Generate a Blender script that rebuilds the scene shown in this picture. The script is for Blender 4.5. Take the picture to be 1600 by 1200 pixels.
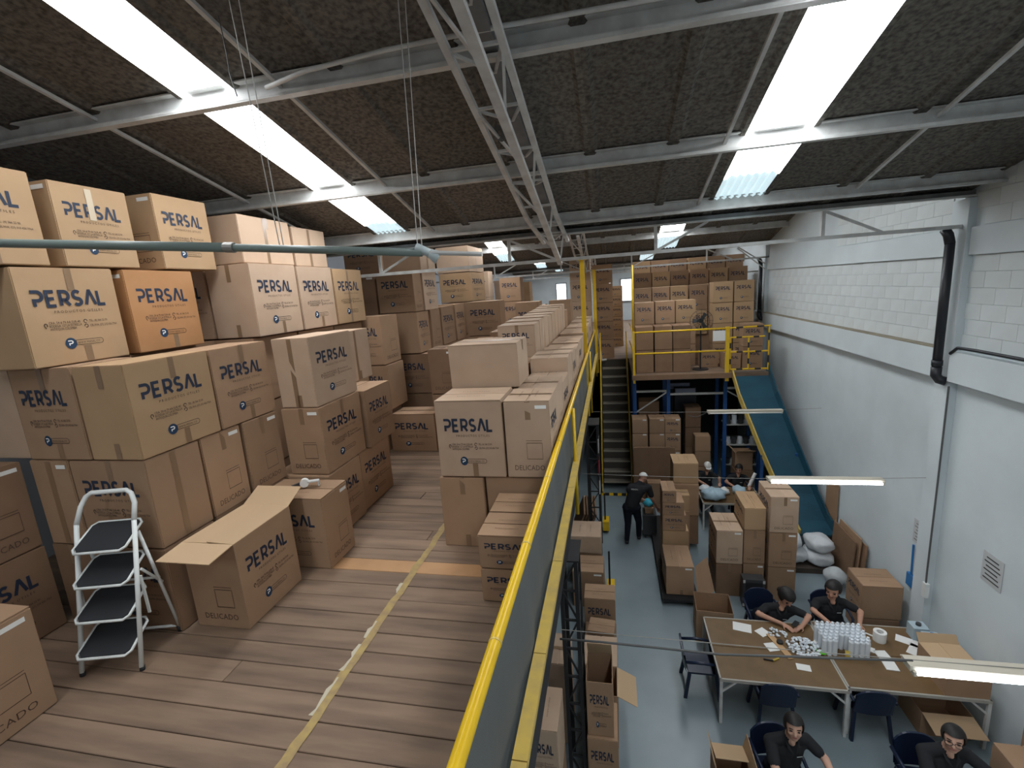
import bpy, bmesh, math, random
from mathutils import Vector, Matrix, Euler
from mathutils.noise import noise as pnoise

for o in list(bpy.data.objects):
    bpy.data.objects.remove(o, do_unlink=True)
scene = bpy.context.scene
COL = scene.collection
R = math.radians
rnd = random.Random(7)

# ------------------------------------------------------------------ camera
FPX, YAW, PITCH, ROLL = 739.187, -.214871, .198957, -.0716528   # focal length in pixels of a 1600 px wide frame
cam_d = bpy.data.cameras.new('camera')
cam_d.sensor_fit = 'HORIZONTAL'
cam_d.sensor_width = 36.0
cam_d.lens = FPX / 1600 * 36.0
cam_d.clip_start = .05
cam_d.clip_end = 200
cam = bpy.data.objects.new('camera', cam_d)
COL.objects.link(cam)
_f = Vector((math.sin(YAW) * math.cos(PITCH), math.cos(YAW) * math.cos(PITCH), -math.sin(PITCH)))
_r = Vector((math.cos(YAW), -math.sin(YAW), 0))
_u = _r.cross(_f)
_rr = _r * math.cos(ROLL) + _u * math.sin(ROLL)
_uu = _u * math.cos(ROLL) - _r * math.sin(ROLL)
cam.matrix_world = Matrix(((_rr.x, _uu.x, -_f.x, 0), (_rr.y, _uu.y, -_f.y, 0), (_rr.z, _uu.z, -_f.z, 6.35), (0, 0, 0, 1)))
scene.camera = cam

# ------------------------------------------------------------------ world, exposure
world = bpy.data.worlds.new('world')
scene.world = world
world.use_nodes = True
world.node_tree.nodes['Background'].inputs[0].default_value = (.80, .88, 1.0, 1)
world.node_tree.nodes['Background'].inputs[1].default_value = 1.0
scene.view_settings.view_transform = 'Standard'
scene.view_settings.look = 'None'
scene.view_settings.gamma = 1
scene.view_settings.use_curve_mapping = False
scene.view_settings.exposure = EXPOSURE = .68
scene.cycles.use_denoising = True
scene.cycles.max_bounces = 8
scene.cycles.diffuse_bounces = 5
scene.cycles.sample_clamp_indirect = 6
SKYLIGHT = 9.0          # strength of the daylight that the translucent roof sheets pass on
TUBE = 14.0             # strength of the fluorescent tubes

# ------------------------------------------------------------------ materials
MATS = {}


def mat(name, col, rough=.7, metal=0, var=.0, noise=None, bump=0, spec=.4, emit=None, alpha=1, trans=0, stretch=None):
    """principled material; noise = (scale, darker colour, amount[, detail]); var = brightness change from object to object"""
    if name in MATS:
        return MATS[name]
    m = bpy.data.materials.new(name)
    m.use_nodes = True
    nt = m.node_tree
    b = nt.nodes['Principled BSDF']
    b.inputs['Base Color'].default_value = (*col, 1)
    b.inputs['Roughness'].default_value = rough
    b.inputs['Metallic'].default_value = metal
    b.inputs['Specular IOR Level'].default_value = spec
    b.inputs['Alpha'].default_value = alpha
    b.inputs['Transmission Weight'].default_value = trans
    if emit:
        b.inputs['Emission Color'].default_value = (*emit[:3], 1)
        b.inputs['Emission Strength'].default_value = emit[3]
    src = None
    if noise:
        tc = nt.nodes.new('ShaderNodeTexCoord')
        n = nt.nodes.new('ShaderNodeTexNoise')
        n.inputs['Scale'].default_value = noise[0]
        n.inputs['Detail'].default_value = noise[3] if len(noise) > 3 else 5
        if stretch:
            mp = nt.nodes.new('ShaderNodeMapping')
            mp.inputs['Scale'].default_value = stretch
            oi0 = nt.nodes.new('ShaderNodeObjectInfo')
            sc = nt.nodes.new('ShaderNodeMath')
            sc.operation = 'MULTIPLY'
            sc.inputs[1].default_value = 37
            nt.links.new(oi0.outputs['Random'], sc.inputs[0])
            nt.links.new(sc.outputs[0], mp.inputs['Location'])
            nt.links.new(tc.outputs['Object'], mp.inputs['Vector'])
            nt.links.new(mp.outputs['Vector'], n.inputs['Vector'])
        else:
            nt.links.new(tc.outputs['Object'], n.inputs['Vector'])
        ramp = nt.nodes.new('ShaderNodeMapRange')
        ramp.inputs['From Min'].default_value = .38
        ramp.inputs['From Max'].default_value = .68
        ramp.inputs['To Min'].default_value = 0
        ramp.inputs['To Max'].default_value = noise[2]
        nt.links.new(n.outputs['Fac'], ramp.inputs['Value'])
        mx = nt.nodes.new('ShaderNodeMix')
        mx.data_type = 'RGBA'
        mx.inputs['A'].default_value = (*col, 1)
        mx.inputs['B'].default_value = (*noise[1], 1)
        nt.links.new(ramp.outputs['Result'], mx.inputs['Factor'])
        src = mx.outputs['Result']
        if bump:
            bp = nt.nodes.new('ShaderNodeBump')
            bp.inputs['Strength'].default_value = bump
            bp.inputs['Distance'].default_value = .01
            nt.links.new(n.outputs['Fac'], bp.inputs['Height'])
            nt.links.new(bp.outputs['Normal'], b.inputs['Normal'])
    if var:
        oi = nt.nodes.new('ShaderNodeObjectInfo')
        mr = nt.nodes.new('ShaderNodeMapRange')
        mr.inputs['To Min'].default_value = 1 - var
        mr.inputs['To Max'].default_value = 1 + var
        nt.links.new(oi.outputs['Random'], mr.inputs['Value'])
        hs = nt.nodes.new('ShaderNodeHueSaturation')
        if src:
            nt.links.new(src, hs.inputs['Color'])
        else:
            hs.inputs['Color'].default_value = (*col, 1)
        nt.links.new(mr.outputs['Result'], hs.inputs['Value'])
        src = hs.outputs['Color']
    if src:
        nt.links.new(src, b.inputs['Base Color'])
    MATS[name] = m
    return m


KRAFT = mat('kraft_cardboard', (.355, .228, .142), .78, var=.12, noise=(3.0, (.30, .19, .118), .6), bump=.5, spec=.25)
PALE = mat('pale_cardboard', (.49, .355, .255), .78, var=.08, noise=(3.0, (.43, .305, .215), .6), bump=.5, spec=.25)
TAN = mat('tan_cardboard', (.43, .285, .165), .78, var=.05, noise=(3.0, (.385, .25, .14), .6), bump=.5, spec=.25)
ORANGE = mat('orange_cardboard', (.42, .215, .095), .7, var=.04, noise=(3.0, (.36, .175, .07), .7), spec=.35)
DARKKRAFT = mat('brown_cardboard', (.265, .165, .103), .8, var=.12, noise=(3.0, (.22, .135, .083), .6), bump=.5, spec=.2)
BOARDIN = mat('cardboard_inside', (.50, .35, .215), .85, var=.06, spec=.2)
INK = mat('navy_ink', (.018, .028, .055), .6)
INKBLUE = mat('blue_ink', (.012, .040, .090), .6)
INKBROWN = mat('brown_ink', (.085, .05, .035), .7)
INKDARK = mat('dark_small_print', (.05, .032, .025), .7)
TAPE = mat('packing_tape', (.235, .15, .088), .30, spec=.5)
PAPER = mat('white_paper', (.80, .80, .78), .7)
PLANK = mat('timber_plank', (.26, .176, .120), .7, var=.17, stretch=(.22, 1.6, 1), noise=(4.5, (.135, .092, .066), .9, 10), bump=.2, spec=.3)
PLANKNEW = mat('fresh_timber', (.48, .27, .13), .6, noise=(3, (.38, .21, .10), .7, 8))
EPOXY = mat('grey_blue_floor_paint', (.235, .295, .325), .33, noise=(.9, (.18, .23, .255), .8, 8), bump=.02, spec=.45)
WALLW = mat('white_wall_paint', (.64, .71, .74), .75, noise=(1.3, (.56, .62, .645), .7, 6))
BLOCK = mat('white_painted_block', (.64, .69, .70), .8, var=.03, noise=(2.0, (.56, .60, .60), .6, 7), bump=.05)
GREYWALL = mat('grey_wall_paint', (.33, .36, .40), .8)
ROOFM = mat('stained_cement_sheet', (.185, .170, .150), .9, var=.16, noise=(24.0, (.075, .069, .062), 1.0, 12), bump=.3, spec=.15)
STEELW = mat('light_grey_steel_paint', (.62, .63, .62), .5, noise=(6, (.42, .41, .40), .7, 6))
STEELG = mat('grey_steel_paint', (.22, .22, .22), .6, noise=(6, (.12, .12, .12), .6, 6))
YELLOW = mat('yellow_paint', (.78, .50, .015), .30, noise=(8, (.66, .40, .012), .5), spec=.5)
YELLOWOLD = mat('worn_yellow_paint', (.62, .44, .10), .45, noise=(9, (.45, .33, .12), .8))
BLACK = mat('black_steel_paint', (.018, .018, .020), .5)
RUBBER = mat('black_rubber', (.022, .024, .028), .75)
WHITEPAINT = mat('white_enamel', (.72, .75, .74), .3)
PIPEBLACK = mat('black_pvc_pipe', (.022, .024, .03), .4)
CONDUIT = mat('grey_green_conduit', (.17, .215, .20), .4)
WIRE = mat('dull_wire', (.30, .29, .27), .5, metal=.4)
CABLE = mat('dark_cable', (.10, .10, .10), .6)
NAVYPLASTIC = mat('navy_plastic', (.010, .018, .045), .35)
BLUESTEEL = mat('blue_rack_paint', (.018, .085, .27), .45)
CHUTEBLUE = mat('teal_chute_sheet', (.016, .074, .112), .35, noise=(2.5, (.010, .050, .08), .7))
BROWNTOP = mat('brown_hardboard', (.165, .098, .042), .5, noise=(5, (.125, .072, .030), .6))
TABLEEDGE = mat('grey_table_steel', (.40, .38, .34), .5)
SHIRT = mat('black_polo_fabric', (.022, .023, .026), .9, spec=.2)
TROUSER = mat('dark_trouser_fabric', (.010, .012, .020), .9, spec=.2)
SKIN = mat('skin_tone', (.50, .27, .185), .55)
SKINB = mat('skin_tone_light', (.56, .33, .24), .55)
HAIR = mat('black_hair', (.012, .010, .010), .55)
LIP = mat('lip_tone', (.33, .12, .10), .5)
CAPW = mat('white_cap_fabric', (.72, .72, .70), .8)
PLASTICW = mat('translucent_white_plastic', (.74, .79, .84), .35, spec=.5)
BAGW = mat('white_woven_sack', (.62, .65, .68), .6, noise=(5, (.50, .53, .56), .7), bump=.3)
BAGCLEAR = mat('clear_plastic_bag', (.60, .64, .66), .2, noise=(6, (.42, .46, .48), .8), bump=.6)
BAGBLUE = mat('pale_blue_plastic_bag', (.45, .60, .70), .3, noise=(7, (.32, .46, .56), .8), bump=.6)
GREENP = mat('green_plastic', (.12, .62, .02), .4)
BLUEP = mat('blue_plastic', (.02, .16, .42), .4)
CYANP = mat('cyan_plastic', (.05, .45, .60), .4)
DARKGREY = mat('dark_grey_plastic', (.05, .052, .055), .5)
CREAM = mat('cream_enamel', (.52, .48, .40), .45)
GOLDTAPE = mat('gold_tape_roll', (.45, .33, .06), .25)
MEMO = mat('faint_wall_print', (.50, .52, .53), .8)
LAMPON = mat('lit_tube', (1, 1, 1), .5, emit=(.93, .97, 1.0, TUBE))
LAMPOFF = mat('unlit_tube', (.75, .75, .72), .4)
PANEON = mat('daylit_pane', (.9, .95, 1), .3, emit=(.88, .94, 1.0, 2.2))
ROOFLIGHT = mat('daylit_roof_sheet', (.9, .95, 1), .5, emit=(.95, .98, 1.0, SKYLIGHT))
ROOFLIGHTB = mat('daylit_weathered_sheet', (.55, .68, .72), .5, noise=(9, (.40, .52, .56), .9), emit=(.62, .78, .84, .55))


def net_material():
    m = bpy.data.materials.new('grey_shade_net')
    m.use_nodes = True
    nt = m.node_tree
    b = nt.nodes['Principled BSDF']
    b.inputs['Roughness'].default_value = .8
    tc = nt.nodes.new('ShaderNodeTexCoord')
    w = nt.nodes.new('ShaderNodeTexWave')
    w.wave_type = 'BANDS'
    w.bands_direction = 'Z'
    w.inputs['Scale'].default_value = 28
    w.inputs['Distortion'].default_value = 1.2
    nt.links.new(tc.outputs['Object'], w.inputs['Vector'])
    mx = nt.nodes.new('ShaderNodeMix')
    mx.data_type = 'RGBA'
    mx.inputs['A'].default_value = (.060, .066, .066, 1)
    mx.inputs['B'].default_value = (.125, .135, .132, 1)
    nt.links.new(w.outputs['Fac'], mx.inputs['Factor'])
    nt.links.new(mx.outputs['Result'], b.inputs['Base Color'])
    bp = nt.nodes.new('ShaderNodeBump')
    bp.inputs['Strength'].default_value = .3
    bp.inputs['Distance'].default_value = .004
    nt.links.new(w.outputs['Fac'], bp.inputs['Height'])
    nt.links.new(bp.outputs['Normal'], b.inputs['Normal'])
    return m


NET = net_material()

# ------------------------------------------------------------------ helpers


class MB:
    """collects closed shapes; build() links them as one mesh object"""

    def __init__(s):
        s.v, s.f, s.m = [], [], []

    def face(s, pts, mi=0):
        i = len(s.v)
        s.v += [tuple(p) for p in pts]
        s.f.append(tuple(range(i, i + len(pts))))
        s.m.append(mi)
        return s

    def box(s, x0, x1, y0, y1, z0, z1, mi=0, mtx=None):
        i = len(s.v)
        p = [(x, y, z) for z in (z0, z1) for y in (y0, y1) for x in (x0, x1)]
        if mtx is not None:
            p = [tuple(mtx @ Vector(q)) for q in p]
        s.v += p
        for q in ((0, 2, 3, 1), (4, 5, 7, 6), (0, 1, 5, 4), (2, 6, 7, 3), (0, 4, 6, 2), (1, 3, 7, 5)):
            s.f.append(tuple(i + k for k in q))
            s.m.append(mi)
        return s

    def bar(s, a, b, w, h=None, mi=0, up=(0, 0, 1)):
        """rectangular bar from a to b"""
        a, b = Vector(a), Vector(b)
        d = (b - a).normalized()
        u = Vector(up)
        if abs(d.dot(u)) > .97:
            u = Vector((1, 0, 0))
        sx = d.cross(u).normalized()
        sz = sx.cross(d).normalized()
        h = h or w
        i = len(s.v)
        for q in (a, b):
            for (k, l) in ((-1, -1), (1, -1), (1, 1), (-1, 1)):
                s.v.append(tuple(q + sx * k * w / 2 + sz * l * h / 2))
        for q in ((0, 1, 2, 3), (7, 6, 5, 4), (0, 4, 5, 1), (1, 5, 6, 2), (2, 6, 7, 3), (3, 7, 4, 0)):
            s.f.append(tuple(i + k for k in q))
            s.m.append(mi)
        return s

    def tube(s, pts, r, n=8, mi=0, r1=None):
        pts = [Vector(p) for p in pts]
        i = len(s.v)
        m = len(pts)
        prev = None
        for k, p in enumerate(pts):
            d = (pts[min(k + 1, m - 1)] - pts[max(k - 1, 0)]).normalized()
            if prev is None:
                u = Vector((0, 0, 1)) if abs(d.z) < .9 else Vector((1, 0, 0))
                sx = d.cross(u).normalized()
            else:
                sx = (prev - d * prev.dot(d)).normalized()
            prev = sx
            sy = d.cross(sx)
            rr = r if r1 is None else r + (r1 - r) * k / max(1, m - 1)
            for j in range(n):
                a = 2 * math.pi * j / n
                s.v.append(tuple(p + sx * math.cos(a) * rr + sy * math.sin(a) * rr))
        for k in range(m - 1):
            for j in range(n):
                a, b = i + k * n + j, i + k * n + (j + 1) % n
                s.f.append((a, b, b + n, a + n))
                s.m.append(mi)
        s.f.append(tuple(i + j for j in reversed(range(n))))
        s.m.append(mi)
        s.f.append(tuple(i + (m - 1) * n + j for j in range(n)))
        s.m.append(mi)
        return s

    def ball(s, c, r, n=10, mi=0, mtx=None):
        c = Vector(c)
        r = Vector(r) if hasattr(r, '__len__') else Vector((r, r, r))
        i = len(s.v)
        k = n // 2
        ring = []
        for a in range(k + 1):
            th = math.pi * a / k
            for b in range(n):
                ph = 2 * math.pi * b / n
                q = Vector((r.x * math.sin(th) * math.cos(ph), r.y * math.sin(th) * math.sin(ph), r.z * math.cos(th)))
                s.v.append(tuple(c + (mtx @ q if mtx is not None else q)))
        for a in range(k):
            for b in range(n):
                q = (i + a * n + b, i + (a + 1) * n + b, i + (a + 1) * n + (b + 1) % n, i + a * n + (b + 1) % n)
                s.f.append(q)
                s.m.append(mi)
        return s

    def mesh(s, name, mats, smooth=False, weld=False):
        me = bpy.data.meshes.new(name)
        me.from_pydata(s.v, [], s.f)
        for m in (mats if isinstance(mats, (list, tuple)) else [mats]):
            me.materials.append(m)
        if any(s.m):
            me.polygons.foreach_set('material_index', s.m)
        if weld or smooth:
            bm = bmesh.new()
            bm.from_mesh(me)
            bmesh.ops.remove_doubles(bm, verts=bm.verts, dist=1e-5)
            bm.to_mesh(me)
            bm.free()
        if smooth:
            me.polygons.foreach_set('use_smooth', [True] * len(me.polygons))
        me.update()
        return me

    def build(s, name, mats, parent=None, loc=(0, 0, 0), rz=0, smooth=False):
        return link(name, s.mesh(name, mats, smooth), parent, loc, rz)


def link(name, me, parent=None, loc=(0, 0, 0), rz=0):
    o = bpy.data.objects.new(name, me)
    COL.objects.link(o)
    o.location = loc
    o.rotation_euler = (0, 0, rz)
    o.parent = parent
    return o


def tag(o, label=None, cat=None, group=None, kind=None):
    if label:
        o['label'] = label
    if cat:
        o['category'] = cat
    if group:
        o['group'] = group
    if kind:
        o['kind'] = kind
    return o


def empty(name, loc=(0, 0, 0), rz=0):
    o = bpy.data.objects.new(name, None)
    o.empty_display_size = .1
    COL.objects.link(o)
    o.location = loc
    o.rotation_euler = (0, 0, rz)
    return o


def copy_tree(o, parent=None):
    c = o.copy()
    COL.objects.link(c)
    c.parent = parent
    for ch in list(o.children):
        copy_tree(ch, c)
    return c


def struct(name, mb, m, parent=None, smooth=False):
    o = mb.build(name, m, parent, smooth=smooth)
    if parent is None:
        o['kind'] = 'structure'
    return o


ORD = ['first', 'second', 'third', 'fourth', 'fifth', 'sixth', 'seventh', 'eighth', 'ninth', 'tenth', 'eleventh', 'twelfth', 'thirteenth',
       'fourteenth', 'fifteenth', 'sixteenth', 'seventeenth', 'eighteenth']
MZ = 3.65        # height of the timber mezzanine floor
WALLX = 4.8
LEFTX = -6.6
# ================================================================== THE SETTING
# ground floor
struct('floor', MB().box(LEFTX, WALLX, -9, 34, -.2, 0), EPOXY)
# faded floor scuffs: two worn dark lines along the aisle
# walls
wr = struct('wall_right', MB().box(WALLX, WALLX + .2, -9, 34, 0, 9.6), WALLW)
struct('wall_left', MB().box(LEFTX - .2, LEFTX, -9, 34, 0, 9.6), GREYWALL)
struct('wall_front', MB().box(LEFTX, WALLX, -9.2, -9, 0, 9.6), WALLW)
wb = struct('wall_back', MB().box(LEFTX, WALLX, 34, 34.2, 0, 9.6), WALLW)
# painted concrete blocks of the upper wall, one by one
blk = {}


def block_mesh(l, h):
    k = (round(l, 2), round(h, 2))
    if k not in blk:
        b = bmesh.new()
        bmesh.ops.create_cube(b, size=1, matrix=Matrix.Diagonal((.02, l - .003, h - .003, 1)))
        bmesh.ops.bevel(b, geom=[e for e in b.edges], offset=.0015, segments=1, affect='EDGES')
        me = bpy.data.meshes.new('block')
        b.to_mesh(me)
        b.free()
        me.materials.append(BLOCK)
        blk[k] = me
    return blk[k]


for z0, rows, ya, yb in ((5.07, 6, 2.4, 16.2), (6.735, 3, 4.2, 11.8)):
    for r in range(rows):
        y = ya + (.21 if r % 2 else 0)
        while y + .42 < yb:
            if not (7.7 < y + .21 < 8.12):
                link('block', block_mesh(.42, .213), wr, (WALLX - .004, y + .21, z0 + .1065 + r * .2135))
            y += .42
# concrete bands and pilasters
struct('trim_1', MB().box(4.66, WALLX, -9, 7.72, 4.62, 5.05).box(4.66, WALLX, 8.06, 16.3, 4.62, 5.05).box(4.66, WALLX, 16.65, 34, 4.62, 5.05), WALLW)
struct('trim_2', MB().box(4.745, WALLX, -9, 7.72, 6.36, 6.72).box(4.745, WALLX, 8.06, 16.3, 6.36, 6.72).box(4.745, WALLX, 16.65, 34, 6.36, 6.72), WALLW)
for i, y in enumerate((7.89, 16.48, 24.9)):
    struct('trim_%d' % (3 + i), MB().box(4.70, WALLX, y - .16, y + .16, 0, 7.1), WALLW)
# dirty ledge on top of the lower band
struct('trim_6', MB().box(4.665, 4.80, 8.1, 16.3, 5.05, 5.066), mat('dusty_ledge', (.30, .27, .20), .9, noise=(4, (.18, .16, .12), .8)))

# windows in the far wall
for i, (x0, x1, z0, z1) in enumerate(((-3.70, -3.05, 5.05, 6.42), (-.45, .05, 5.1, 6.4), (.72, 1.58, 4.97, 6.42))):
    w = tag(empty('window_%d' % (i + 1), (0, 33.95, 0)), kind='structure')
    f = MB()
    f.box(x0 - .06, x1 + .06, -.06, .04, z0 - .06, z0).box(x0 - .06, x1 + .06, -.06, .04, z1, z1 + .06)
    f.box(x0 - .06, x0, -.06, .04, z0, z1).box(x1, x1 + .06, -.06, .04, z0, z1)
    f.build('window_frame', STEELG, w)
    xm = (x0 + x1) / 2
    for r in range(3):
        for c in range(2):
            a, b = (x0, xm - .02) if c == 0 else (xm + .02, x1)
            h = (z1 - z0) / 3
            MB().box(a, b, -.02, 0, z0 + r * h + .02, z0 + (r + 1) * h - .02).build('pane', PANEON, w)

# ---- roof: sawtooth bays, each sloping down away from the viewer to a valley girder
SLOPE = .25
VALLEY = (7.95, 16.45, 24.95, 33.5)
COLS = (-6.6, -5.6, -4.62, -3.64, None, -3.12, -2.14, -1.16, -.18, .70, 1.42, None, 2.06, 3.0, 3.95, 4.8)
roof = tag(empty('ceiling', (0, 0, 0)), kind='structure')
sheet_cache = {}


def sheet(w, y0, y1, zv, yv, m, name, parent, x0, wavy=False):
    """one roof sheet between two purlins: flat channel with down-turned ribs at its sides"""
    za, zb = zv + SLOPE * (yv - y0), zv + SLOPE * (yv - y1)
    prof = [(0, -.03), (.05, -.03), (.085, 0), (w - .085, 0), (w - .05, -.03), (w, -.03)]
    if wavy:
        n = 7
        prof = [(w * k / (2 * n), -.03 * (k % 2)) for k in range(2 * n + 1)]
    mb = MB()
    for (a, za_), (b, zb_) in zip(prof, prof[1:]):
        mb.face([(x0 + a, y0 - .05, za + za_ + .0125), (x0 + a, y1, zb + za_), (x0 + b, y1, zb + zb_), (x0 + b, y0 - .05, za + zb_ + .0125)])
        mb.face([(x0 + b, y0 - .05, za + zb_ + .03), (x0 + b, y1, zb + zb_ + .018), (x0 + a, y1, zb + za_ + .018), (x0 + a, y0 - .05, za + za_ + .03)])
    return mb.build(name, m, parent)


nwin = 3
for bay, yv in enumerate(VALLEY):
    rows = (-.55, 2.1, 3.92, 5.73, 7.3, 7.98) if bay == 0 else (yv - 8.3, yv - 5.2, yv - 2.3, yv + .03)
    zv = 7.22
    k = 0
    while k < len(COLS) - 1:
        if COLS[k] is None:
            k += 1
            continue
        if COLS[k + 1] is None:                       # a run of translucent sheets
            xa, xb = COLS[k], COLS[k + 2]
            nwin += 1
            w = tag(empty('window_%d' % nwin), kind='structure')
            yend = yv - .62
            rr = [r for r in rows if r < yv - 2.0] + [yv - .98 if xa < 0 else yv - 1.22]
            for a, b in zip(rr, rr[1:]):
                sheet(xb - xa, a, b, zv, yv, ROOFLIGHT, 'translucent_sheet', w, xa)
            sheet(xb - xa, rr[-1], yv - .25, zv - .006, yv, ROOFLIGHTB, 'weathered_sheet', w, xa, wavy=True)
            sheet(xb - xa, yv - .3, yv + .03, zv, yv, ROOFM, 'roof_sheet', roof, xa)
            k += 2
            continue
        for a, b in zip(rows, rows[1:]):
            sheet(COLS[k + 1] - COLS[k], a, b, zv, yv, ROOFM, 'roof_sheet', roof, COLS[k])
        k += 1
    # upright sheet that closes the step up to the next bay
    MB().box(LEFTX, WALLX, yv + .05, yv + .08, 7.2, 9.6).build('step_sheet', ROOFM, roof)
# the bay behind the viewer
MB().face([(LEFTX, -9, 9.36), (LEFTX, -.5, 7.22), (WALLX, -.5, 7.22), (WALLX, -9, 9.36)]).build('rear_sheet', ROOFM, roof)
MB().box(LEFTX, WALLX, -.55, -.52, 7.2, 9.6).build('step_sheet', ROOFM, roof)
for xa, xb in ((-3.64, -3.12), (1.42, 2.06)):
    nwin += 1
    w = tag(empty('window_%d' % nwin), kind='structure')
    MB().face([(xa, -8.8, 9.29), (xa, -1.2, 7.38), (xb, -1.2, 7.38), (xb, -8.8, 9.29)]).build('translucent_sheet', ROOFLIGHT, w)


def roofz(y, yv=7.95):
    return 7.22 + SLOPE * (yv - y)


# ---- purlins: channel sections across the building
def purlin(y, yv, label):
    z = roofz(y, yv) - .015
    mb = MB()
    mb.box(LEFTX, WALLX, y + .025, y + .035, z - .15, z)             # web
    mb.box(LEFTX, WALLX, y - .045, y + .035, z - .162, z - .15)      # lower flange
    mb.box(LEFTX, WALLX, y - .045, y + .035, z - .002, z + .01)
    mb.box(LEFTX, WALLX, y - .047, y - .040, z - .150, z - .130)     # lip
    o = mb.build('roof_purlin', STEELW)
    return tag(o, label, 'purlin', 'roof purlins', 'structure')


for y, lab in ((2.1, 'highest grey steel channel purlin under the dark roof sheets'), (3.92, 'grey channel purlin crossing both skylights near the coiled cable'),
               (5.73, 'grey channel purlin crossing the skylights midway down the slope'), (7.3, 'grey channel purlin just above the valley girder')):
    purlin(y, 7.95, lab)
for bay in (1, 2):
    for i, d in enumerate((3.2, 1.7)):
        purlin(VALLEY[bay] - d, VALLEY[bay], 'grey purlin in the %s roof bay beyond, %s one up from its girder' % (ORD[bay], ORD[1 - i]))

# ---- rods that run down the slope between purlins
for i, (x, a, b) in enumerate(((-4.62, 1.2, 7.3), (-2.66, 1.2, 7.3), (1.22, 1.2, 7.3), (3.16, 1.2, 7.3))):
    o = MB().bar((x, a, roofz(a) - .075), (x, b, roofz(b) - .075), .035, .03).build('sag_bar', STEELW)
    tag(o, 'thin grey steel bar running down the roof slope, %s counted from the stacked cartons' % ORD[i], 'steel bar', 'roof slope bars', 'structure')

# ---- lattice rafter along the slope
def rafter(yv, label, y0=-.4):
    r = empty('lattice_rafter', (0, 0, 0))
    tag(r, label, 'rafter', 'lattice rafters', 'structure')
    xs = (-1.05, -.80, -.66)
    zo = (-.36, -.50, -.36)
    y1 = yv + .1

    def P(j, y):
        return (xs[j], y, roofz(y, yv) + zo[j] + (.20 if j != 1 else 0) * max(0, (y - yv + 1.5) / 1.5 if y > yv - 1.5 else 0))
    for j in range(3):
        MB().bar(P(j, y0), P(j, yv - 1.5), .05 if j != 1 else .075, .05).bar(P(j, yv - 1.5), P(j, y1), .05 if j != 1 else .075, .05).build('chord', STEELW, r)
    MB().bar((-.86, y0, roofz(y0, yv) - .10), (-.86, y1, roofz(y1, yv) - .10), .16, .05).build('top_chord', STEELG, r)
    n = int((y1 - y0) / .62)
    for k in range(n):
        ya, yb = y0 + k * (y1 - y0) / n, y0 + (k + 1) * (y1 - y0) / n
        MB().bar(P(0, ya), P(2, ya), .03, .02).build('brace', STEELW, r)
        MB().bar(P(0, ya), (-.86, yb, roofz(yb, yv) - .11), .022).build('brace', STEELW, r)
        MB().bar(P(2, ya), (-.86, yb, roofz(yb, yv) - .11), .022).build('brace', STEELW, r)
        MB().bar(P(1, yb), P(0 if k % 2 else 2, ya), .022).build('brace', STEELW, r)
    return r


rafter(7.95, 'pale steel lattice rafter running down the roof above the yellow rail')
for bay in (1, 2):
    rafter(VALLEY[bay], 'smaller looking lattice rafter seen beyond the %s valley girder' % ORD[bay - 1], VALLEY[bay] - 3.4)


# ---- valley girders
def girder(yv, label):
    g = empty('valley_girder', (0, yv - .1, 0))
    tag(g, label, 'girder', 'valley girders', 'structure')
    MB().box(LEFTX, WALLX, -.05, .15, 7.13, 7.20).build('gutter_beam', STEELG, g)
    MB().box(LEFTX, WALLX, -.10, -.03, 7.115, 7.14).build('flange', STEELW, g)
    MB().bar((LEFTX, 0, 6.745), (WALLX, 0, 6.745), .06, .05).build('bottom_chord', STEELW, g)
    x = LEFTX + .4
    k = 0
    while x < WALLX - .9:
        MB().bar((x, 0, 6.75), (x, 0, 7.13), .045, .045).build('upright', STEELW, g)
        if k % 2 == 0:
            MB().bar((x, 0, 7.12), (x + .75, 0, 6.76), .035).build('diagonal', STEELW, g)
        else:
            MB().bar((x, 0, 6.76), (x + .75, 0, 7.12), .035).build('diagonal', STEELW, g)
        x += 2.3
        k += 1
    # knee braces at the wall
    for dz in ((0, .16) if yv > 10 else ()):
        MB().bar((WALLX - .9, 0, 7.12 - dz * .3), (WALLX - .1, 0, 6.55 - dz), .03).build('knee_brace', STEELW, g)
    return g


for i in range(3):
    girder(VALLEY[i], ('deep steel valley girder with gutter beam above the table area', 'valley girder above the far platform cartons',
                       'last valley girder close to the far windows')[i])

# ---- mezzanine floor: slab with planks on it
mz = tag(MB().box(LEFTX, -.60, -9, 34, 3.42, 3.618).build('floor_mezzanine', PLANK), kind='structure')
pc = {}


def plank(x0, x1, y, w=.2065, m=PLANK, dz=0):
    k = (round(x1 - x0, 1), w, m.name)
    if k not in pc:
        b = bmesh.new()
        bmesh.ops.create_cube(b, size=1, matrix=Matrix.Diagonal((k[0] - .006, w - .007, .032, 1)))
        bmesh.ops.bevel(b, geom=[e for e in b.edges], offset=.004, segments=1, affect='EDGES')
        me = bpy.data.meshes.new('plank')
        b.to_mesh(me)
        b.free()
        me.materials.append(m)
        pc[k] = me
    o = link('plank', pc[k], mz, ((x0 + x1) / 2, y + w / 2, 3.634 + dz))
    return o


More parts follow.
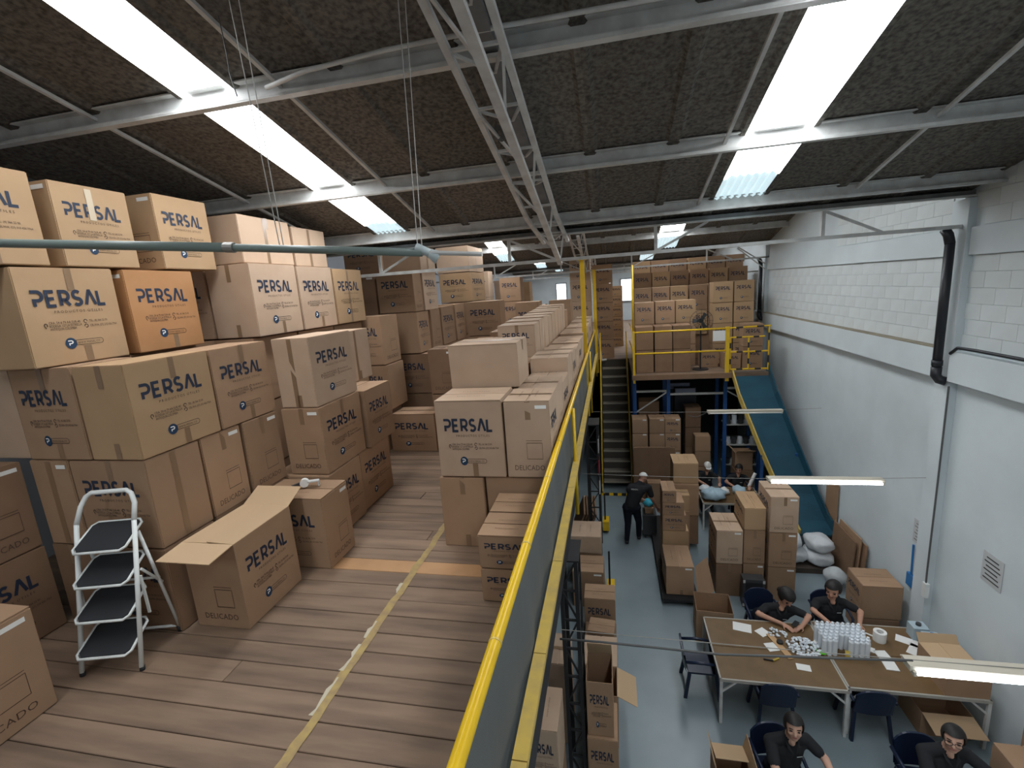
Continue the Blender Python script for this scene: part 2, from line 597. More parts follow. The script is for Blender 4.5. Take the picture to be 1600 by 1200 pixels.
y = 1.03
k = 0
while y < 10.0:
    cuts = [-5.6, -3.4 + .8 * (k % 3) - .3 * (k % 2), -.6] if k % 5 == 2 else [-5.6, -.6]
    if abs(y - 3.9) < .1:
        cuts = [-5.6, -2.95, -.6]
    for a, b in zip(cuts, cuts[1:]):
        a, b = round(a, 1), round(b, 1)
        plank(a, b, y, m=PLANKNEW if abs(y - 3.9) < .1 and a > -3.2 else PLANK, dz=rnd.uniform(-.002, .002))
    y += .2065
    k += 1
struct('floor_mezzanine_rear', MB().box(LEFTX, -.60, 10.02, 34, 3.62, 3.65).box(LEFTX, -.60, -9, 1.0, 3.62, 3.65), PLANK)
struct('floor_platform', MB().box(.56, 4.18, 13.75, 16.9, 3.53, 3.65).box(-.60, WALLX, 16.95, 34, 3.53, 3.65), PLANK)
struct('trim_7', MB().box(.54, 3.2, 13.70, 13.75, 3.52, 3.66), DARKKRAFT)
# steel edge beam under the mezzanine side
struct('trim_8', MB().box(-.63, -.58, -9, 16.9, 3.22, 3.62), BLACK)
for i in range(9):
    yy = 1.5 + i * 1.75
    tag(MB().box(LEFTX, -.66, yy, yy + .08, 3.20, 3.42).build('floor_beam', BLACK), kind='structure')

# ---- worn yellow line taped along the plank floor
fl = empty('floor_line', (0, 0, 0))
tag(fl, 'worn yellow painted line with peeling white edge along the planks', 'floor marking')
mb = MB()
yy = .9
while yy < 5.0:
    j = .010 * math.sin(yy * 9) + .008 * math.sin(yy * 23)
    j2 = .010 * math.sin((yy + .1) * 9) + .008 * math.sin((yy + .1) * 23)
    mb.face([(-2.035 + j, yy, 3.6535), (-1.965 + j * .4, yy, 3.6535), (-1.965 + j2 * .4, yy + .1, 3.6535), (-2.035 + j2, yy + .1, 3.6535)])
    yy += .1
mb.build('yellow_stripe', mat('worn_line_paint', (.40, .285, .10), .6, noise=(14, (.28, .19, .10), .9)), fl)
for a, b in ((1.25, 1.55), (1.62, 1.72), (2.3, 2.62), (2.68, 2.95), (3.02, 3.22), (3.6, 3.75)):
    mb = MB()
    n = 6
    for q in range(n):
        u, v = a + (b - a) * q / n, a + (b - a) * (q + 1) / n
        e = lambda t: .018 + .012 * math.sin(t * 31) + .006 * math.sin(t * 71)
        mb.face([(-2.03 - e(u), u, 3.6538), (-2.024, u, 3.6538), (-2.024, v, 3.6538), (-2.03 - e(v), v, 3.6538)])
    mb.build('white_flake', mat('cream_flake', (.50, .45, .34), .8), fl)
tag(MB().face([(-.98, 2.78, 3.6535), (-.945, 2.78, 3.6535), (-.95, 2.93, 3.6535), (-.985, 2.93, 3.6535)]).build('paint_mark', mat('lime_paint', (.55, .52, .02), .5)),
    'small lime yellow paint dab on the planks beside the rail', 'paint mark')

# added near-black sheet standing in for the deep shade under the mezzanine
struct('mezzanine_shade_backing', MB().box(-1.32, -1.28, -3, 13.2, 0, 3.4), mat('painted_shade_black', (.018, .018, .020), .9))
# ================================================================== CARTONS
def polyline_mb(mb, pts, t, off=(0, 0), sc=(1, 1), mi=0, y=0):
    """flat strokes in the XZ plane facing -Y"""
    P = [((p[0] * sc[0] + off[0]), (p[1] * sc[1] + off[1])) for p in pts]
    n = len(P)
    L, Rr = [], []
    for k in range(n):
        a = P[max(k - 1, 0)]
        b = P[k]
        c = P[min(k + 1, n - 1)]
        d1 = Vector((b[0] - a[0], b[1] - a[1])) if k > 0 else Vector((c[0] - b[0], c[1] - b[1]))
        d2 = Vector((c[0] - b[0], c[1] - b[1])) if k < n - 1 else d1
        d1.normalize()
        d2.normalize()
        nn = Vector((-d1.y, d1.x)) + Vector((-d2.y, d2.x))
        nn.normalize()
        cs = max(.5, nn.dot(Vector((-d1.y, d1.x))))
        L.append((b[0] + nn.x * t / 2 / cs, b[1] + nn.y * t / 2 / cs))
        Rr.append((b[0] - nn.x * t / 2 / cs, b[1] - nn.y * t / 2 / cs))
    for k in range(n - 1):
        mb.face([(Rr[k][0], y, Rr[k][1]), (Rr[k + 1][0], y, Rr[k + 1][1]), (L[k + 1][0], y, L[k + 1][1]), (L[k][0], y, L[k][1])], mi)


def arc(cx, cy, rx, ry, a0, a1, n=8):
    return [(cx + rx * math.cos(R(a0 + (a1 - a0) * k / n)), cy + ry * math.sin(R(a0 + (a1 - a0) * k / n))) for k in range(n + 1)]


GLYPH = {
    'P': [[(-.05, 1), (.5, 1)] + arc(.5, .70, .34, .30, 90, -90)[1:] + [(.14, .40), (.14, 0)]],
    'E': [[(.72, 1), (.06, 1), (.06, 0), (.74, 0)], [(.06, .5), (.66, .5)]],
    'R': [[(.06, 0), (.06, 1), (.48, 1)] + arc(.48, .70, .32, .30, 90, -90)[1:] + [(.06, .40)], [(.42, .40), (.82, 0)]],
    'S': [arc(.40, .745, .33, .255, 35, 270) + arc(.40, .255, .35, .235, 90, -145)],
    'A': [[(0, 0), (.42, 1), (.50, 1), (.92, 0)]],
    'L': [[(.06, 1), (.06, 0), (.70, 0)]],
}


def logo(mb, x, z, w, h, t, mi=0):
    """the six letters of the carton's large lettering, x = left edge, z = base line"""
    adv = w / 6.0
    for k, ch in enumerate('PERSAL'):
        for st in GLYPH[ch]:
            polyline_mb(mb, st, t, (x + k * adv, z), (adv * .86, h), mi)


FONT_CACHE = {}


def text_faces(s, size, spacing=1.0):
    k = (s, size, spacing)
    if k in FONT_CACHE:
        return FONT_CACHE[k]
    cu = bpy.data.curves.new('t', 'FONT')
    cu.body = s
    cu.size = size
    cu.space_character = spacing
    cu.resolution_u = 2
    ob = bpy.data.objects.new('t', cu)
    COL.objects.link(ob)
    dg = bpy.context.evaluated_depsgraph_get()
    me = ob.evaluated_get(dg).to_mesh()
    v = [tuple(q.co) for q in me.vertices]
    f = [tuple(p.vertices) for p in me.polygons]
    ob.evaluated_get(dg).to_mesh_clear()
    bpy.data.objects.remove(ob, do_unlink=True)
    bpy.data.curves.remove(cu)
    FONT_CACHE[k] = (v, f)
    return v, f


def text(mb, s, x, z, size, mi=0, spacing=1.0, width=None, y=0):
    v, f = text_faces(s, size, spacing)
    x0, x1 = min(p[0] for p in v), max(p[0] for p in v)
    sx = 1 if width is None else width / (x1 - x0)
    i = len(mb.v)
    mb.v += [(x + (p[0] - x0) * sx, y, z + p[1]) for p in v]
    for q in f:
        mb.f.append(tuple(i + k for k in q))
        mb.m.append(mi)


def disc(mb, cx, cz, r, mi, y=0, n=24):
    mb.face([(cx + r * math.cos(2 * math.pi * k / n), y, cz + r * math.sin(2 * math.pi * k / n)) for k in range(n)], mi)


def ring(mb, pts, t, mi):
    polyline_mb(mb, pts + [pts[0], pts[1]], t, mi=mi)


# printed side: canvas 1 wide (-.5 .. .5), 1 high
mb = MB()
logo(mb, -.375, .61, .775, .145, .033)
text(mb, 'PRODUCTOS \u00daTILES', -.20, .535, .038, 1, 1.5, width=.50)
PRINT_LOGO = mb.mesh('logo_lettering', [INK, INKDARK])
mb = MB()
for k, s in enumerate(('CRA. 54 # 79 AA SUR-40', 'BODEGA 127 LA ESTRELLA', 'ANTIOQUIA-COLOMBIA')):
    text(mb, s, -.28, .425 - k * .032, .036, 0, 1.0, width=(.31, .32, .26)[k])
polyline_mb(mb, arc(-.312, .415, .015, .018, -40, 220) + [(-.312, .385)], .008)
PRINT_ADDRESS = mb.mesh('address_print', [INKDARK])
mb = MB()
polyline_mb(mb, arc(.085, .435, .018, .018, 0, 300), .007)
polyline_mb(mb, arc(.085, .385, .018, .018, -120, 200), .007)
text(mb, 'TEL: (4) 366 22 00', .125, .425, .034, 0, 1.0, width=.20)
text(mb, 'CEL/WA: (57) 310 436 7764', .125, .375, .034, 0, 1.0, width=.30)
PRINT_PHONE = mb.mesh('phone_print', [INKDARK])
mb = MB()
disc(mb, -.115, .215, .058, 0)
for st in GLYPH['P']:
    polyline_mb(mb, st, .011, (-.140, .193), (.052, .048), 2, y=-.0012)
ring(mb, [(-.06, .19)] + arc(.20, .215, .028, .028, -90, 90) + [(-.06, .243)], .005, 1)
text(mb, 'WWW.PERSAL.CO', -.045, .203, .030, 1, 1.15, width=.235)
PRINT_BADGE = mb.mesh('badge_print', [INKBLUE, INKDARK, PAPER])
LOGO_SET = (('logo_lettering', PRINT_LOGO), ('address_print', PRINT_ADDRESS), ('phone_print', PRINT_PHONE), ('badge_print', PRINT_BADGE))
# end face: warning word with a box outline
mb = MB()
text(mb, 'DELICADO', -.33, .10, .095, 0, 1.05, width=.66)
ring(mb, [(-.04, .25), (.30, .25), (.30, .46), (-.04, .46)], .007, 0)
polyline_mb(mb, [(-.05, .49), (.30, .49)], .006)
PRINT_FRAGILE = mb.mesh('fragile_print', [INKBROWN])
# top flaps: two words
mb = MB()
text(mb, 'DELICADO', -.25, .68, .055, 0, 1.05, width=.50)
PRINT_TOP = mb.mesh('top_print', [INKBROWN])
mb = MB()
text(mb, 'DELICADO', -.25, .24, .055, 0, 1.05, width=.50)
PRINT_TOP2 = mb.mesh('top_print', [INKBROWN])

body_cache = {}


def carton_body(w, d, h, m, seed):
    k = (round(w, 2), round(d, 2), round(h, 2), m.name, seed)
    if k in body_cache:
        return body_cache[k]
    b = bmesh.new()
    bmesh.ops.create_cube(b, size=1, matrix=Matrix.Translation((0, 0, h / 2)) @ Matrix.Diagonal((w - .012, d - .012, h - .004, 1)))
    q = random.Random(seed)
    for v in b.verts:
        v.co.x += q.uniform(-.004, .004)
        v.co.y += q.uniform(-.004, .004)
        if v.co.z > h / 2:
            v.co.z += q.uniform(-.006, .0)
    bmesh.ops.bevel(b, geom=[e for e in b.edges], offset=.007, segments=2, affect='EDGES')
    me = bpy.data.meshes.new('cardboard_box')
    b.to_mesh(me)
    b.free()
    me.materials.append(m)
    body_cache[k] = me
    return me


def unit_quad():
    return MB().face([(-.5, 0, 0), (.5, 0, 0), (.5, 0, 1), (-.5, 0, 1)])


TAPE_ME = unit_quad().mesh('tape', TAPE)
STICKER_ME = unit_quad().mesh('sticker', PAPER)
FLAP_ME = {}


def face_child(name, me, root, face, w, d, h, u=0, v=0, su=1, sv=1, off=.0035):
    """place a flat mesh on a side of a carton; u, v in metres from the side's lower middle"""
    o = bpy.data.objects.new(name, me)
    COL.objects.link(o)
    o.parent = root
    if face == '-Y':
        o.location = (u, -d / 2 - off + .006, v)
    elif face == '+X':
        o.location = (w / 2 + off - .006, u, v)
        o.rotation_euler = (0, 0, math.pi / 2)
    elif face == '-X':
        o.location = (-w / 2 - off + .006, -u, v)
        o.rotation_euler = (0, 0, -math.pi / 2)
    elif face == 'top':
        o.location = (u, v, h + off - .004)
        o.rotation_euler = (-math.pi / 2, 0, 0)
    o.scale = (su, 1, sv)
    return o


NBOX = 0


def carton(label, x0, x1, y0, y1, z0, h, fy='', fx='', m=None, yaw=0, top='', group=None, ft=None):
    """a closed carton. fy / fx: what its viewer-facing (-Y) and aisle-facing (+X) sides show:
    P logo print, D fragile print, S shipping sticker, T tape above, t tape below"""
    global NBOX
    NBOX += 1
    m = m or KRAFT
    w, d = x1 - x0, y1 - y0
    o = link('cardboard_box', carton_body(w, d, h, m, NBOX % 7), None, ((x0 + x1) / 2, (y0 + y1) / 2, z0), R(yaw))
    tag(o, label, 'box', group or None)
    for face, code, ww in (('-Y', fy, w), ('-X' if x0 > .5 else '+X', fx, d)):
        if 'P' in code:
            for nm, me in (LOGO_SET if y0 < 13 else LOGO_SET[::3]):
                face_child(nm, me, o, face, w, d, h, 0, 0, ww * .98, h)
        if 'D' in code:
            face_child('fragile_print', PRINT_FRAGILE, o, face, w, d, h, 0, 0, ww * .98, h)
        tw = .055
        if 'T' in code:
            face_child('tape', TAPE_ME, o, face, w, d, h, ww * .02, h * .76, tw, h * .235, .0028)
        if 't' in code:
            face_child('tape', TAPE_ME, o, face, w, d, h, ww * .05, .008, tw, h * .17, .0028)
        if 'L' in code:
            face_child('tape', TAPE_ME, o, face, w, d, h, -ww * .02, .008, tw, h - .02, .0028)
        if 'S' in code:
            face_child('shipping_label', STICKER_ME, o, face, w, d, h, ww * .30, h * .90, ww * .24, .035, .0042)
    if top:
        # two long flaps meeting along the middle, with a thin open seam
        k = (round(w, 2), round(d, 2), m.name)
        deep = d > w           # the seam follows the longer side
        if k not in FLAP_ME:
            L, S_ = (d, w) if deep else (w, d)
            q = MB().box(-L / 2 + .010, L / 2 - .010, -S_ / 4 + .008, S_ / 4 - .006, 0, .006)
            if deep:
                q.v = [(-b_, a_, c_) for a_, b_, c_ in q.v]
            FLAP_ME[k] = q.mesh('flap', m)
        for s in (-1, 1):
            if deep:
                f = link('flap', FLAP_ME[k], o, (s * (w / 4 + .001), 0, h - .004))
                f.rotation_euler = (0, R(rnd.uniform(-.5, .6)), 0 if s < 0 else math.pi)
            else:
                f = link('flap', FLAP_ME[k], o, (0, s * (d / 4 + .001), h - .004))
                f.rotation_euler = (R(rnd.uniform(-.5, .6)), 0, 0 if s > 0 else math.pi)
        if 'W' in top:
            for me in (PRINT_TOP, PRINT_TOP2):
                if deep:
                    q = face_child('top_print', me, o, 'top', w, d, h, -w * .42, 0, d * .85, w * .8, .0115)
                    q.rotation_euler = (-math.pi / 2, 0, -math.pi / 2)
                else:
                    face_child('top_print', me, o, 'top', w, d, h, 0, -d * .42, w * .85, d * .8, .0115)
        if 'T' in top:
            face_child('tape', TAPE_ME, o, 'top', w, d, h, 0, -.03, w * .96, .055, .010)
    return o


def open_carton(label, x0, x1, y0, y1, z0, h, flaps, fy='', fx='', m=None, yaw=0, group=None, name='open_box', floor_z=None):
    """a carton without its top; flaps: {side: (length, degrees from upright outwards)}"""
    m = m or KRAFT
    w, d = x1 - x0, y1 - y0
    t = .007
    root = empty(name, ((x0 + x1) / 2, (y0 + y1) / 2, z0), R(yaw))
    tag(root, label, 'box', group)
    MB().box(-w / 2, w / 2, -d / 2, d / 2, 0, t).build('base', m, root)
    a = MB().box(-w / 2, w / 2, -d / 2, -d / 2 + t, t, h).build('panel', m, root)
    MB().box(-w / 2, w / 2, d / 2 - t, d / 2, t, h).build('panel', m, root)
    MB().box(-w / 2, -w / 2 + t, -d / 2 + t, d / 2 - t, t, h).build('panel', m, root)
    MB().box(w / 2 - t, w / 2, -d / 2 + t, d / 2 - t, t, h).build('panel', m, root)
    for side, (ln, deg) in flaps.items():
        ww = w if 'Y' in side else d
        fm = MB().box(-ww / 2 + .006, ww / 2 - .006, -t / 2, t / 2, 0, ln).mesh('flap', [BOARDIN])
        f = link('flap', fm, root)
        f.location = {'-Y': (0, -d / 2 + t / 2, h), '+Y': (0, d / 2 - t / 2, h), '+X': (w / 2 - t / 2, 0, h), '-X': (-w / 2 + t / 2, 0, h)}[side]
        az = {'-Y': 0, '+Y': math.pi, '+X': math.pi / 2, '-X': -math.pi / 2}[side]
        f.rotation_mode = 'XYZ'
        f.rotation_euler = (R(deg), 0, az)
    for face, code, ww in (('-Y', fy, w), ('+X', fx, d)):
        for c, ps in (('P', LOGO_SET), ('D', (('fragile_print', PRINT_FRAGILE),))):
            for nm, me in (ps if c in code else ()):
                face_child(nm, me, root, face, w, d, h, 0, 0, ww * .98, h, .0085)
    return root


# ------------------------------------------------------------------ pile beside the step ladder (mezzanine)
Z0, Z1, Z2, Z3, Z4 = 3.652, 4.432, 5.212, 5.992, 6.79
H = .778
# nearest the viewer
carton('carton at the frame edge with DELICADO side and open planks before it', -4.78, -3.99, 1.52, 2.16, Z0, H, '', 'DS', top='T')
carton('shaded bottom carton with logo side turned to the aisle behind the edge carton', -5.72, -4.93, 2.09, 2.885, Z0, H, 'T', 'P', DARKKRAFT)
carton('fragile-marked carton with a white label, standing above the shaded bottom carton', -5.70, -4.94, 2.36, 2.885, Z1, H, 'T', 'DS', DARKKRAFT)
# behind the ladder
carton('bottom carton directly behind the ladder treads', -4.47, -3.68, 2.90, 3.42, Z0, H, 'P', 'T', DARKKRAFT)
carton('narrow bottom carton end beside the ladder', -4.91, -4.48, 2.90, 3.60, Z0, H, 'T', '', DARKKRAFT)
carton('dented carton whose lettering shows through the ladder handle', -4.46, -3.68, 2.90, 3.43, Z1, H, 'PT', 'L', KRAFT)
carton('narrow taped carton with a white tag behind the ladder upright', -4.89, -4.47, 2.90, 3.60, Z1, H, 'LS', '', KRAFT)
carton('fragile-marked carton end beside the taped carton corner, above the open box', -4.45, -3.69, 3.45, 3.93, Z1, H, '', 'DST', KRAFT)
carton('second fragile-marked carton end above the open box', -4.45, -3.67, 3.95, 4.46, Z1, H, '', 'DST', KRAFT)
carton('large carton with dark logo and pale taped end, above the ladder', -4.19, -3.68, 2.90, 3.71, Z2, H, 'Tt', 'PTt', TAN)
carton('brown logo carton next to the pale-ended one, above the fragile pair', -4.19, -3.68, 3.72, 4.48, Z2, H, '', 'PTt', KRAFT)
carton('grey-brown logo carton left of the pale taped end, with torn corner mark', -4.86, -4.20, 2.90, 3.45, Z2, H, 'PTt', '', KRAFT)
carton('plain carton end at the picture edge below the big tan carton', -5.60, -4.87, 2.92, 3.50, Z2, H, 'T', '', PALE)
carton('big tan carton with bright blue logo, second tier from the top', -4.90, -4.39, 2.81, 3.58, Z3, .785, '', 'PTt', TAN)
carton('orange-brown logo carton, the reddest of the upper tier', -4.90, -4.39, 3.67, 4.43, Z3, .785, 'S', 'Pt', ORANGE)
carton('top tier carton cut by the picture edge, only SAL showing', -4.96, -4.42, 2.36, 3.13, Z4, .72, '', 'Pt', TAN)
_c = carton('top tier carton with pale tape over its lettering', -4.97, -4.42, 3.24, 3.90, Z4, .69, 'S', 'P', TAN)
face_child('pale_tape', unit_quad().mesh('pale_tape', mat('pale_tape_film', (.56, .47, .35), .25)), _c, '+X', .55, .66, .69, -.02, .40, .055, .26, .0055)
carton('top tier carton with scuffed lettering beside the pale plain carton', -4.97, -4.40, 4.14, 4.80, Z4, .74, 'DS', 'P', TAN)
carton('carton squeezed between the orange one and the pale blank end', -5.32, -4.66, 4.86, 5.42, 6.0, .82, 'P', '', PALE)
carton('carton with blank pale end and crisp logo side on the upper tier', -4.62, -4.02, 4.83, 5.67, 6.0, .85, 'Tt', 'Pt', PALE)
carton('upper tier logo carton in the middle of three crisp ones', -4.58, -4.02, 5.69, 6.50, 6.0, .84, '', 'Pt', PALE)
carton('upper tier logo carton with a torn top corner, last of three', -4.56, -4.03, 6.54, 7.38, 6.0, .83, '', 'PL', TAN)
carton('large blank cream carton with tape band under the roof wires', -5.02, -4.20, 5.00, 5.93, 6.865, .56, '', 'TL', PALE)
carton('smaller blank cream carton next to it under the skylight', -5.00, -4.20, 5.96, 6.74, 6.855, .53, '', 'L', PALE)
# aisle front beyond the open box
open_carton('half open carton with raised flaps standing alone before the ladder', -3.616, -3.10, 3.00, 3.71, Z0, .79,
            {'-X': (.257, -89), '+Y': (.25, 66), '-Y': (.25, 96), '+X': (.257, -87)}, 'D', 'P', KRAFT)
carton('fragile-marked carton carrying the tape gun', -3.66, -2.88, 3.90, 4.38, Z0, .775, 'P', 'DS', KRAFT, top='W')
carton('bottom logo carton hidden partly by the tape gun carton', -3.92, -3.15, 4.46, 5.16, Z0, H, '', 'P', KRAFT)
carton('bottom logo carton at the aisle, beside the long bare planks', -3.92, -3.18, 5.18, 6.00, Z0, H, '', 'P', KRAFT)
carton('middle tier carton with fragile end and slanting logo', -3.66, -3.17, 4.50, 5.37, Z1, H, 'DST', 'PT', KRAFT)
carton('middle tier carton with slotted open top at the aisle', -3.72, -3.12, 5.40, 6.12, Z1, .76, '', 'P', KRAFT, top='W')
carton('third tier carton with pale taped end and dark logo side', -3.66, -3.20, 4.53, 5.40, Z2, H, 'Lt', 'P', PALE)
carton('cream carton end wrapped in film behind the third tier', -4.10, -3.56, 5.75, 6.50, Z2, .72, '', 'Lt', PALE)
# buried supports
BUR = 'buried cartons of the ladder pile'
for k, zz in enumerate((Z0, Z1, Z2)):
    for y in (4.82, 5.68, 6.54):
        carton('carton buried behind the aisle front, %s tier, %s along' % (ORD[k], ORD[int((y - 4.8) / .8)]), -4.66, -4.12, y, y + .83, zz, H, group=BUR)
for y in (3.46, 3.97):
    carton('bottom carton buried behind the half open one, %s along' % ORD[int((y - 3.4) / .5)], -4.45, -3.70, y, y + .48, Z0, H, group=BUR)
for zz in (Z0, Z1, Z2):
    carton('carton buried below the orange one, %s tier' % ORD[round((zz - Z0) / .78)], -5.30, -4.50, 3.66, 4.44, zz, H, group=BUR)
    carton('carton buried below the squeezed one, %s tier' % ORD[round((zz - Z0) / .78)], -5.30, -4.68, 4.48, 5.40, zz, H, group=BUR)

# ------------------------------------------------------------------ far pile beyond the first aisle
carton('single logo carton on the planks at the end of the bare aisle', -3.89, -3.03, 7.42, 7.94, Z0, .68, 'P', '', KRAFT, top='T')
carton('carton end in the tall narrow pair, upper one', -4.40, -3.83, 7.45, 8.12, 5.21, .84, 'P', 'D', KRAFT)
carton('carton end in the tall narrow pair, lower one', -4.38, -3.80, 7.45, 8.12, 4.41, .79, 'P', '', KRAFT)
carton('carton under the tall narrow pair', -4.55, -3.95, 7.45, 8.12, Z0, .75, '', '')
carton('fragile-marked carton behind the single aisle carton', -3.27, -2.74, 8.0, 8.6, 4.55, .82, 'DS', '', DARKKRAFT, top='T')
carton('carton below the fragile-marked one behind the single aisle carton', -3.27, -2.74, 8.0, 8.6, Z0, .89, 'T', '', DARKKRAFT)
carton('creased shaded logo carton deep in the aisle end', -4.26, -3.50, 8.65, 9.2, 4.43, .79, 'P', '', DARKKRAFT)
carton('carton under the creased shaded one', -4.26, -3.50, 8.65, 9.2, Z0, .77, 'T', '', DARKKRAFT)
carton('shaded plain carton face with a small logo side below the girder', -4.42, -3.66, 8.63, 9.25, 5.235, .80, '', 'P', KRAFT)
for i, (a, b) in enumerate(((9.27, 9.82), (9.84, 10.72), (10.74, 11.48))):
    carton('far pile carton in the aisle row, %s after the shaded plain face' % ORD[i], -4.30, -3.62 + .02 * i, a, b, 5.235, .80 + .02 * i, '', 'DP'[i % 2] if i < 2 else 'P', KRAFT, top='T')
    carton('far pile carton beneath the aisle row, %s one along' % ORD[i], -4.30, -3.60, a, b, 4.44, .79, '', 'P', KRAFT)
    carton('far pile floor carton beneath the aisle row, %s one along' % ORD[i], -4.30, -3.60, a, b, Z0, .785, '', '', KRAFT)
carton('shaded logo carton just under the girder chord', -4.42, -3.66, 8.63, 9.05, 6.04, .78, 'P', 'D', KRAFT)
carton('sunlit narrow logo carton beside the shaded one under the girder', -4.42, -3.64, 9.07, 9.85, 6.04, .78, '', 'P', PALE)
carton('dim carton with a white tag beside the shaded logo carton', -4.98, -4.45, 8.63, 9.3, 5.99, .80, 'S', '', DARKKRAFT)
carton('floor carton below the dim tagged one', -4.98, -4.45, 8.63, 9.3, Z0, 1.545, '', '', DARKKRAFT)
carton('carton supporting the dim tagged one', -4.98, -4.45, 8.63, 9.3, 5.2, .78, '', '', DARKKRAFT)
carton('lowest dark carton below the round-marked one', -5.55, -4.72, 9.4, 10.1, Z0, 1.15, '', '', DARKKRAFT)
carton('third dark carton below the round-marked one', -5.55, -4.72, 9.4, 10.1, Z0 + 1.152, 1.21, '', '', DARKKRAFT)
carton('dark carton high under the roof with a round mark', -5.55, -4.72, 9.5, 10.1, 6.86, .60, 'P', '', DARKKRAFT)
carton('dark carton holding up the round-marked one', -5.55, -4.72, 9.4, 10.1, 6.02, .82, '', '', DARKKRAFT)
carton('cream carton above the narrow sunlit one, beside the hanging lamp', -4.42, -3.62, 9.0, 9.82, 6.825, .46, '', 'L', PALE)
carton('wide logo carton facing the viewer behind the aisle row', -3.56, -2.68, 11.5, 12.1, 5.24, .84, 'P', '', KRAFT, top='T')
carton('carton holding up the wide logo carton', -3.56, -2.68, 11.5, 12.1, 4.44, .79, '', '', KRAFT)
carton('floor carton below the wide logo carton', -3.56, -2.68, 11.5, 12.1, Z0, .78, '', '', KRAFT)
carton('tall stack carton with AL showing, second tier of the bright stack', -4.42, -3.56, 12.15, 13.6, 6.09, .76, 'P', 'P', TAN)
carton('bright blank carton at the very top of the tall stack', -4.45, -3.56, 12.15, 13.6, 6.86, .66, '', 'L', PALE)
carton('carton under the tall bright stack, upper', -4.42, -3.56, 12.15, 13.6, 5.24, .84, '', '', KRAFT)
carton('carton under the tall bright stack, middle', -4.42, -3.56, 12.15, 13.6, 4.44, .79, '', '', KRAFT)
carton('carton under the tall bright stack, lowest', -4.42, -3.56, 12.15, 13.6, Z0, .78, '', '', KRAFT)

# ------------------------------------------------------------------ pile beside the yellow rail
carton('carton below the crisp navy logo carton, plain taped front', -1.84, -1.345, 4.44, 5.03, Z0, .795, 'TLt'[:1] + 't', '', KRAFT)
carton('carton below the fragile-marked rail carton, mostly behind the small boxes', -1.33, -.70, 4.46, 5.03, Z0, .80, '', '', KRAFT)
carton('crisp navy logo carton with creased top, beside the bare plank aisle', -1.81, -1.095, 4.44, 5.04, 4.455, .82, 'Pt', '', PALE, top='W')
carton('fragile-marked carton with white label beside the yellow rail', -1.08, -.61, 4.44, 5.04, 4.457, .80, 'DST', 'P', PALE, top='WT')
for i, (z, lab) in enumerate(((3.652, 'lower small logo box before the rail pile'), (3.975, 'upper small logo box before the rail pile'))):
    carton(lab, -1.19, -.70, 3.57, 3.99, z, .318, 'P', '', KRAFT, top='W' if i else '')
for i, (z, lab) in enumerate(((3.652, 'lower small box in the second row before the rail pile'), (3.975, 'upper small box in the second row before the rail pile'))):
    carton(lab, -1.19, -.70, 4.01, 4.42, z, .318, '', '', KRAFT, top='W' if i else '')
carton('blank carton with tape patches lying on the rail pile', -1.83, -1.02, 5.08, 5.72, 5.262, .50, '', 'T', PALE, top='T')
for k, zz in enumerate((Z0, 4.455)):
    for i, y in enumerate((5.06, 5.84, 6.62)):
        carton('carton under the blank one, %s along the rail pile, %s tier' % (ORD[i], ('floor', 'upper')[k]), -1.83, -1.20, y, y + .76, zz, .80, '', '', KRAFT, top='T' if k else '')
y = 5.06
for i in range(14):
    dz = (.0, -.10, .10, .06, .0, .02, -.02, .03, .0, .02, 0, .03, 0, .02)[i]
    carton('%s carton from the blank one along the yellow rail, seen by its top' % ORD[i], -1.17 + .02 * (i % 2), -.62, y, y + .78, 4.455, .78 + dz, 'P' if i == 2 else '', 'P' if i % 2 else 'D', PALE, top='T', group='rail row of cartons')
    carton('%s floor carton from the blank one along the yellow rail' % ORD[i], -1.17, -.63, y, y + .78, Z0, .80, '', 'P', KRAFT, group='rail row of cartons')
    y += .80
y = 7.42
for i in range(9):
    carton('%s upright carton of the raised row behind the blank one' % ORD[i], -1.80, -1.19, y, y + .56, 5.24, .53 + .02 * (i % 3) + (.05 if i > 5 else 0), 'PT' if i == 0 else '', 'L' if i % 3 == 1 else '', PALE, top='T', group='raised row of cartons')
    y += .575
y = 7.42
for i in range(6):
    for k, zz in enumerate((Z0, 4.455)):
        carton('%s carton buried under the raised row, %s tier' % (ORD[i], ('floor', 'upper')[k]), -1.82, -1.20, y, y + .82, zz, .78, group='raised row of cartons')
    y += .85
# low cartons between aisle end and raised row
for i, (x, y, zt, code) in enumerate(((-2.55, 8.2, 5.45, ''), (-2.45, 9.4, 5.50, 'P'), (-2.55, 10.6, 5.40, ''), (-2.6, 13.0, 5.95, 'P'), (-1.9, 13.2, 5.65, 'P'), (-2.6, 14.2, 5.80, ''), (-1.85, 14.5, 5.9, 'P'))):
    for k in range(2):
        hh = (zt - Z0) / 2 - .002
        carton('%s carton of the %s low stack behind the raised row' % (('bottom', 'top')[k], ORD[i]), x, x + .66, y, y + .75, Z0 + k * (hh + .002), hh, code, '', KRAFT, top='T' if k else '', group='low stacks behind the raised row')
